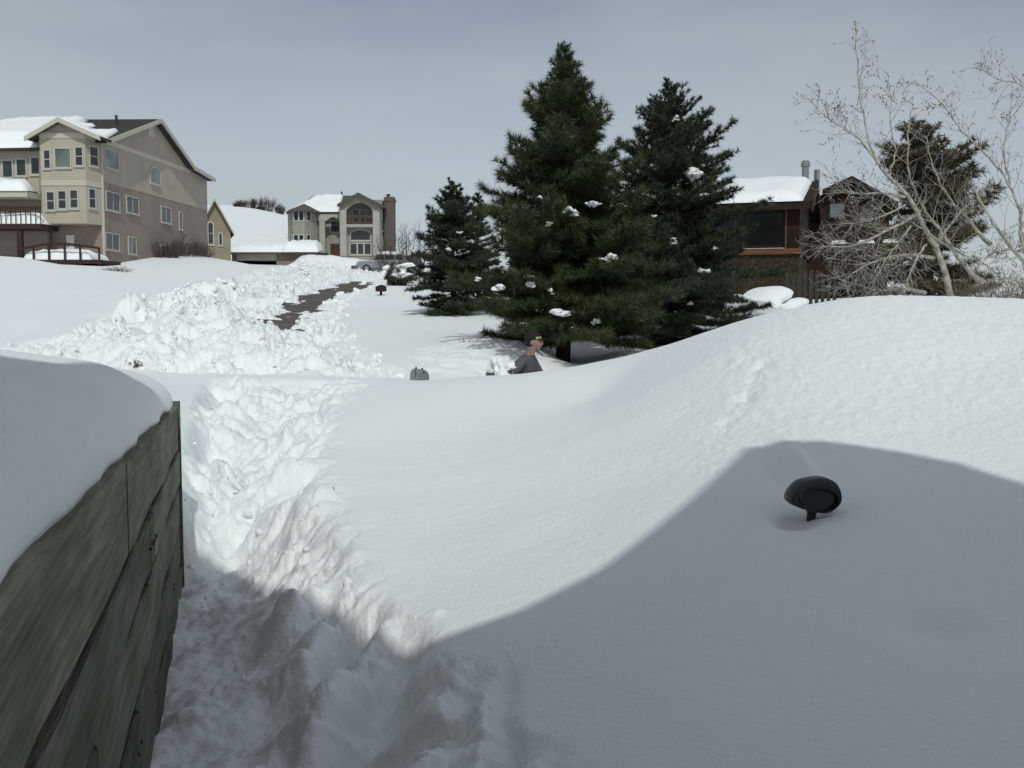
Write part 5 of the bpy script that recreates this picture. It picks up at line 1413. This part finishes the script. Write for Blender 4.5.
aspen('bare pale aspen with arching white limbs on the crest of the snow mound', (950, 295), 14, [
 ('trunk', [(950,297,0),(939,254,0),(922,224,0),(911,200,0),(880,166,.1),(867,133,.2),(858,78,.2),(856,28,.2)], .062, .006, 26, .55, .06),
 ('limb', [(982,283,.3),(962,262,.3),(941,231,.2),(922,205,.1),(908,163,-.2),(911,107,-.3)], .05, .006, 16, .6, .05),
 ('limb', [(990,245,.5),(970,222,.5),(948,196,.4),(933,166,.4),(925,135,.4)], .04, .006, 14, .5, .04),
 ('limb', [(934,258,0),(903,255,-.3),(868,264,-.5),(842,281,-.6)], .034, .005, 30, .6, .0),
 ('limb', [(915,216,0),(880,234,-.4),(852,246,-.6),(821,246,-.7)], .03, .005, 30, .6, .0),
 ('limb', [(905,197,0),(880,193,-.2),(857,194,-.3),(838,186,-.4)], .024, .004, 24, .5, .01),
 ('limb', [(926,293,-.2),(903,289,-.3),(877,290,-.4),(839,279,-.5)], .034, .005, 26, .5, .02),
 ('limb', [(880,166,.1),(860,140,0),(842,128,-.1),(823,114,-.2),(809,98,-.2)], .022, .004, 16, .55, .04),
 ('limb', [(912,226,0),(895,246,-.4),(880,270,-.5),(872,288,-.5)], .024, .005, 20, .5, .0),
 ('limb', [(889,180,.1),(895,150,.3),(890,120,.4),(893,95,.4)], .02, .004, 12, .6, .08),
 ('limb', [(930,236,0),(955,250,.3),(985,265,.5),(1003,280,.6)], .03, .008, 14, .5, .04),
 ('limb', [(926,245,-.1),(915,262,-.4),(908,280,-.5),(903,293,-.5)], .022, .005, 18, .45, .0),
 ('limb', [(905,205,0),(885,215,-.4),(862,222,-.6),(840,224,-.7)], .022, .004, 22, .5, .0),
 ('limb', [(935,250,.1),(950,225,.3),(968,205,.4),(985,195,.5)], .026, .005, 18, .5, .03),
 ('limb', [(975,270,.3),(990,255,.4),(1008,250,.5),(1020,252,.5)], .026, .005, 18, .5, .02),
 ], 5, twig=1.0)
aspen('bare grey aspen leaning in from the right edge over the mound', (1062, 300), 13, [
 ('trunk', [(1062,300,0),(1040,278,0),(1024,262,0),(994,224,0),(975,190,.1)], .055, .015, 10, .6, .06),
 ('limb', [(1030,268,0),(1022,235,.1),(1019,208,.1),(1001,171,.2),(964,133,.2),(941,103,.3),(918,84,.3)], .036, .004, 24, .6, .05),
 ('limb', [(1062,130,.2),(1024,87,.2),(1000,80,.2),(979,68,.2)], .018, .004, 14, .45, .03),
 ('limb', [(1056,290,0),(1066,220,.1),(1064,160,.2),(1058,110,.2)], .035, .01, 10, .6, .05),
 ('limb', [(1010,185,.2),(1004,150,.2),(1010,120,.2),(1012,95,.2)], .018, .004, 9, .5, .06),
 ], 9, .12, twig=1.0)

# ------------------------------------------------------------------ shrubs
M_SHRUB = mat('bare_shrub_twig', (.085, .062, .05), .95, island=.3)
M_JUNI = needle_mat('juniper_needles', (.04, .055, .03), (.055, .06, .03))
def bare_shrub(loc, w, h, label, seed, n=60, r=.012, group=None, name='bare_shrub'):
    rs = random.Random(seed); mb = MB()
    for i in range(n):
        a = rs.uniform(0, 6.28); ro = rs.random()**.5
        b = Vector((math.cos(a)*ro*w*.25, math.sin(a)*ro*w*.25, -.1*h)); e = Vector((math.cos(a)*ro*w*.55, math.sin(a)*ro*w*.55, h*rs.uniform(.6, 1)*(1-.35*ro)))
        m_ = b.lerp(e, .5)+Vector((rs.gauss(0, .07)*w, rs.gauss(0, .07)*w, 0))
        mb.tube([b, m_, e], [r, r*.7, r*.3], 3, False)
        for k in range(6):
            p = m_.lerp(e, rs.random()); q = p+Vector((rs.gauss(0, .12)*w, rs.gauss(0, .12)*w, abs(rs.gauss(.1, .1))*h)); mb.tube([p, q], [r*.5, r*.2], 3, False)
    o = mb.build(name, M_SHRUB); o.location = tuple(loc); return tag(o, label, 'shrub', group)
for px, py, Y, w, h, sd, lab in ((165,262,74,2.6,1.8,1,'bare dark shrub nearest the brick corner below the large house'),(181,264,78,3.6,2.3,2,'widest bare dark shrub along the brick wall of the large house'),(197,264,82,2.6,2.0,3,'bare dark shrub at the far right end of the brick wall')):
    bare_shrub(P(px, py, Y), w, h, lab, sd, 90, .022, 'bare shrubs along the large house')
for px, py, w, h, sd, lab in ((238,210,2.2,1.2,11,'leftmost tiny bare shrub on the snowy hilltop'),(251,216,4.2,3.4,12,'broad bare shrub on the hilltop, second from the left'),(267,218,5.0,4.4,13,'largest bare shrub on the snowy hilltop'),(280,219,2.6,3.2,14,'bare shrub on the hilltop just left of the grey house roof'),(240,220,3.2,2.2,15,'bare shrub lower on the slope at the left of the hill'),(261,222,2.6,1.4,16,'small bare shrub below the hilltop in the middle of the slope')):
    q = P(px, py, 258); bare_shrub((q[0], q[1], max(q[2], hz(q[0], q[1]))-.3), w, h, lab, sd, 80, .05, 'bare shrubs on the snowy hill')
bare_shrub(gbase(404, 272, 90), 5, 5.5, 'bare twiggy bush right of the brick chimney', 17, 60, .03)
bare_shrub(P(118, 274, 56), 1.6, .5, 'low dry weeds on the slope below the large house', 19, 40, .012)
M_PSHR = mat('pale_brush_twig', (.20, .17, .13), .95, island=.3)
o = bare_shrub(gbase(1004, 292, 17), 1.5, 1.15, 'pale grey brush of thin twigs at the right edge beyond the snow mound', 27, 120, .008); o.data.materials[0] = M_PSHR
def ever(loc, w, h, label, seed, n=240):
    rs = np.random.RandomState(seed); T = thing('juniper_shrub', loc, 0, label, 'shrub')
    mb = MB()
    for i in range(14):
        a = rs.rand()*6.28; e = (math.cos(a)*w*.4*rs.rand(), math.sin(a)*w*.4*rs.rand(), h*(.4+.5*rs.rand())); mb.tube([(0, 0, -.3), e], [.03, .01], 4)
    mb.build('stems', M_TWG, T)
    m_ = n*30; c = rs.randn(n, 3); c /= np.linalg.norm(c, axis=1)[:, None]; c *= (rs.rand(n)**.4)[:, None]; c *= [w*.5, w*.5, h*.5]; c[:, 2] += h*.45
    c *= (1+.25*np.sin(c[:, 0]*5+seed))[:, None]
    p = np.repeat(c, 30, 0)+rs.randn(m_, 3)*.07*w*.4; d = rs.randn(m_, 3); d[:, 2] += .6; d /= np.linalg.norm(d, axis=1)[:, None]; s = np.cross(d, rs.randn(m_, 3)); s /= np.linalg.norm(s, axis=1)[:, None]
    v = np.stack([p-s*.018, p+s*.018, p+d*.18], 1).reshape(-1, 3); np_mesh('foliage', v, np.arange(m_*3).reshape(-1, 3), M_JUNI, T, False)
    for k in range(4):
        a = rs.rand()*6.28; MB().blob((math.cos(a)*w*.25, math.sin(a)*w*.25-.2, h*(.6+.25*rs.rand())), (w*.22, w*.2, h*.12), seed+k, .6, 3).build('snow_clump', SNOW, T, True)
    return T
ever(gbase(400, 289, 62), 2.2, 1.15, 'low green juniper topped with snow beside the small pine', 3)
ever(gbase(403, 281, 85), 2.6, 1.3, 'snowy evergreen shrub in front of the dark parked car', 5)
# snow mounds by the right house's corner
for i, (px, py, Y, w, h, lab) in enumerate(((752,304,26,.75,.30,'larger rounded snow heap beside the spruce, below the stone wall'),(782,306,26,.45,.22,'smaller rounded snow heap at the corner of the stone wall'))):
    q = P(px, py, Y); mb = MB(); mb.blob((0, 0, 0), (w, w, h), 60+i, .35, 4); o = mb.build('snow_heap', SNOW, None, True); o.location = tuple(q); tag(o, lab, 'snow')
q = P(775, 304, 25.8); o = MB().tube([(0, 0, -.5), (.01, 0, .0), (.02, 0, .17)], [.1, .1, .09], 10).build('tree_stump', M_BARK); o.location = tuple(q); tag(o, 'dark post stub between the two snow heaps by the stone wall', 'stump')
# ------------------------------------------------------------------ camera, light, sky
cam = bpy.data.cameras.new('camera'); cam.lens = F/1024*36; cam.sensor_width = 36; cam.clip_end = 3000; cam.clip_start = .05
co = bpy.data.objects.new('camera', cam); COL.objects.link(co)
co.location = (0, 0, EYE); co.rotation_euler = (math.pi/2-PITCH, 0, 0)
S.camera = co
sl = bpy.data.lights.new('sun', 'SUN'); sl.energy = SUN_STRENGTH; sl.angle = math.radians(.6); sl.color = (.95, .975, .95)
so = bpy.data.objects.new('sun', sl); COL.objects.link(so)
so.rotation_euler = Vector(SUN).to_track_quat('Z', 'Y').to_euler()
W = bpy.data.worlds.new('World'); S.world = W; W.use_nodes = True
nt = W.node_tree; N = nt.nodes; L = nt.links
bg = N['Background']; bg.inputs[1].default_value = SKY_STRENGTH
sk = N.new('ShaderNodeTexSky'); sk.sky_type = 'NISHITA'; sk.sun_disc = False
sk.sun_elevation = _e; sk.sun_rotation = math.pi+_a
sk.altitude = 1800; sk.air_density = 1.0; sk.dust_density = 2.0; sk.ozone_density = 1.0
# thin high overcast: the sky's own colour greyed, with soft streaky cloud
hs = N.new('ShaderNodeHueSaturation'); hs.inputs['Saturation'].default_value = .52
L.new(sk.outputs[0], hs.inputs['Color'])
tc = N.new('ShaderNodeTexCoord'); mp = N.new('ShaderNodeMapping'); mp.inputs['Scale'].default_value = (1.2, 1.2, 5); mp.inputs['Rotation'].default_value = (.25, .2, 0)
L.new(tc.outputs['Generated'], mp.inputs[0])
nz = N.new('ShaderNodeTexNoise'); nz.inputs['Scale'].default_value = 1.6; nz.inputs['Detail'].default_value = 5; nz.inputs['Roughness'].default_value = .5
L.new(mp.outputs[0], nz.inputs['Vector'])
rp = N.new('ShaderNodeMapRange'); rp.inputs[1].default_value = .32; rp.inputs[2].default_value = .68; rp.inputs[3].default_value = .0; rp.inputs[4].default_value = .85
L.new(nz.outputs[0], rp.inputs[0])
mx = N.new('ShaderNodeMix'); mx.data_type = 'RGBA'; L.new(rp.outputs[0], mx.inputs[0]); L.new(hs.outputs[0], mx.inputs[6]); mx.inputs[7].default_value = CLOUD
L.new(mx.outputs[2], bg.inputs[0])
S.view_settings.view_transform = 'Standard'; S.view_settings.look = 'None'; S.view_settings.gamma = 1
S.view_settings.exposure = EXPOSURE
S.cycles.max_bounces = 6; S.cycles.diffuse_bounces = 4; S.cycles.use_denoising = True
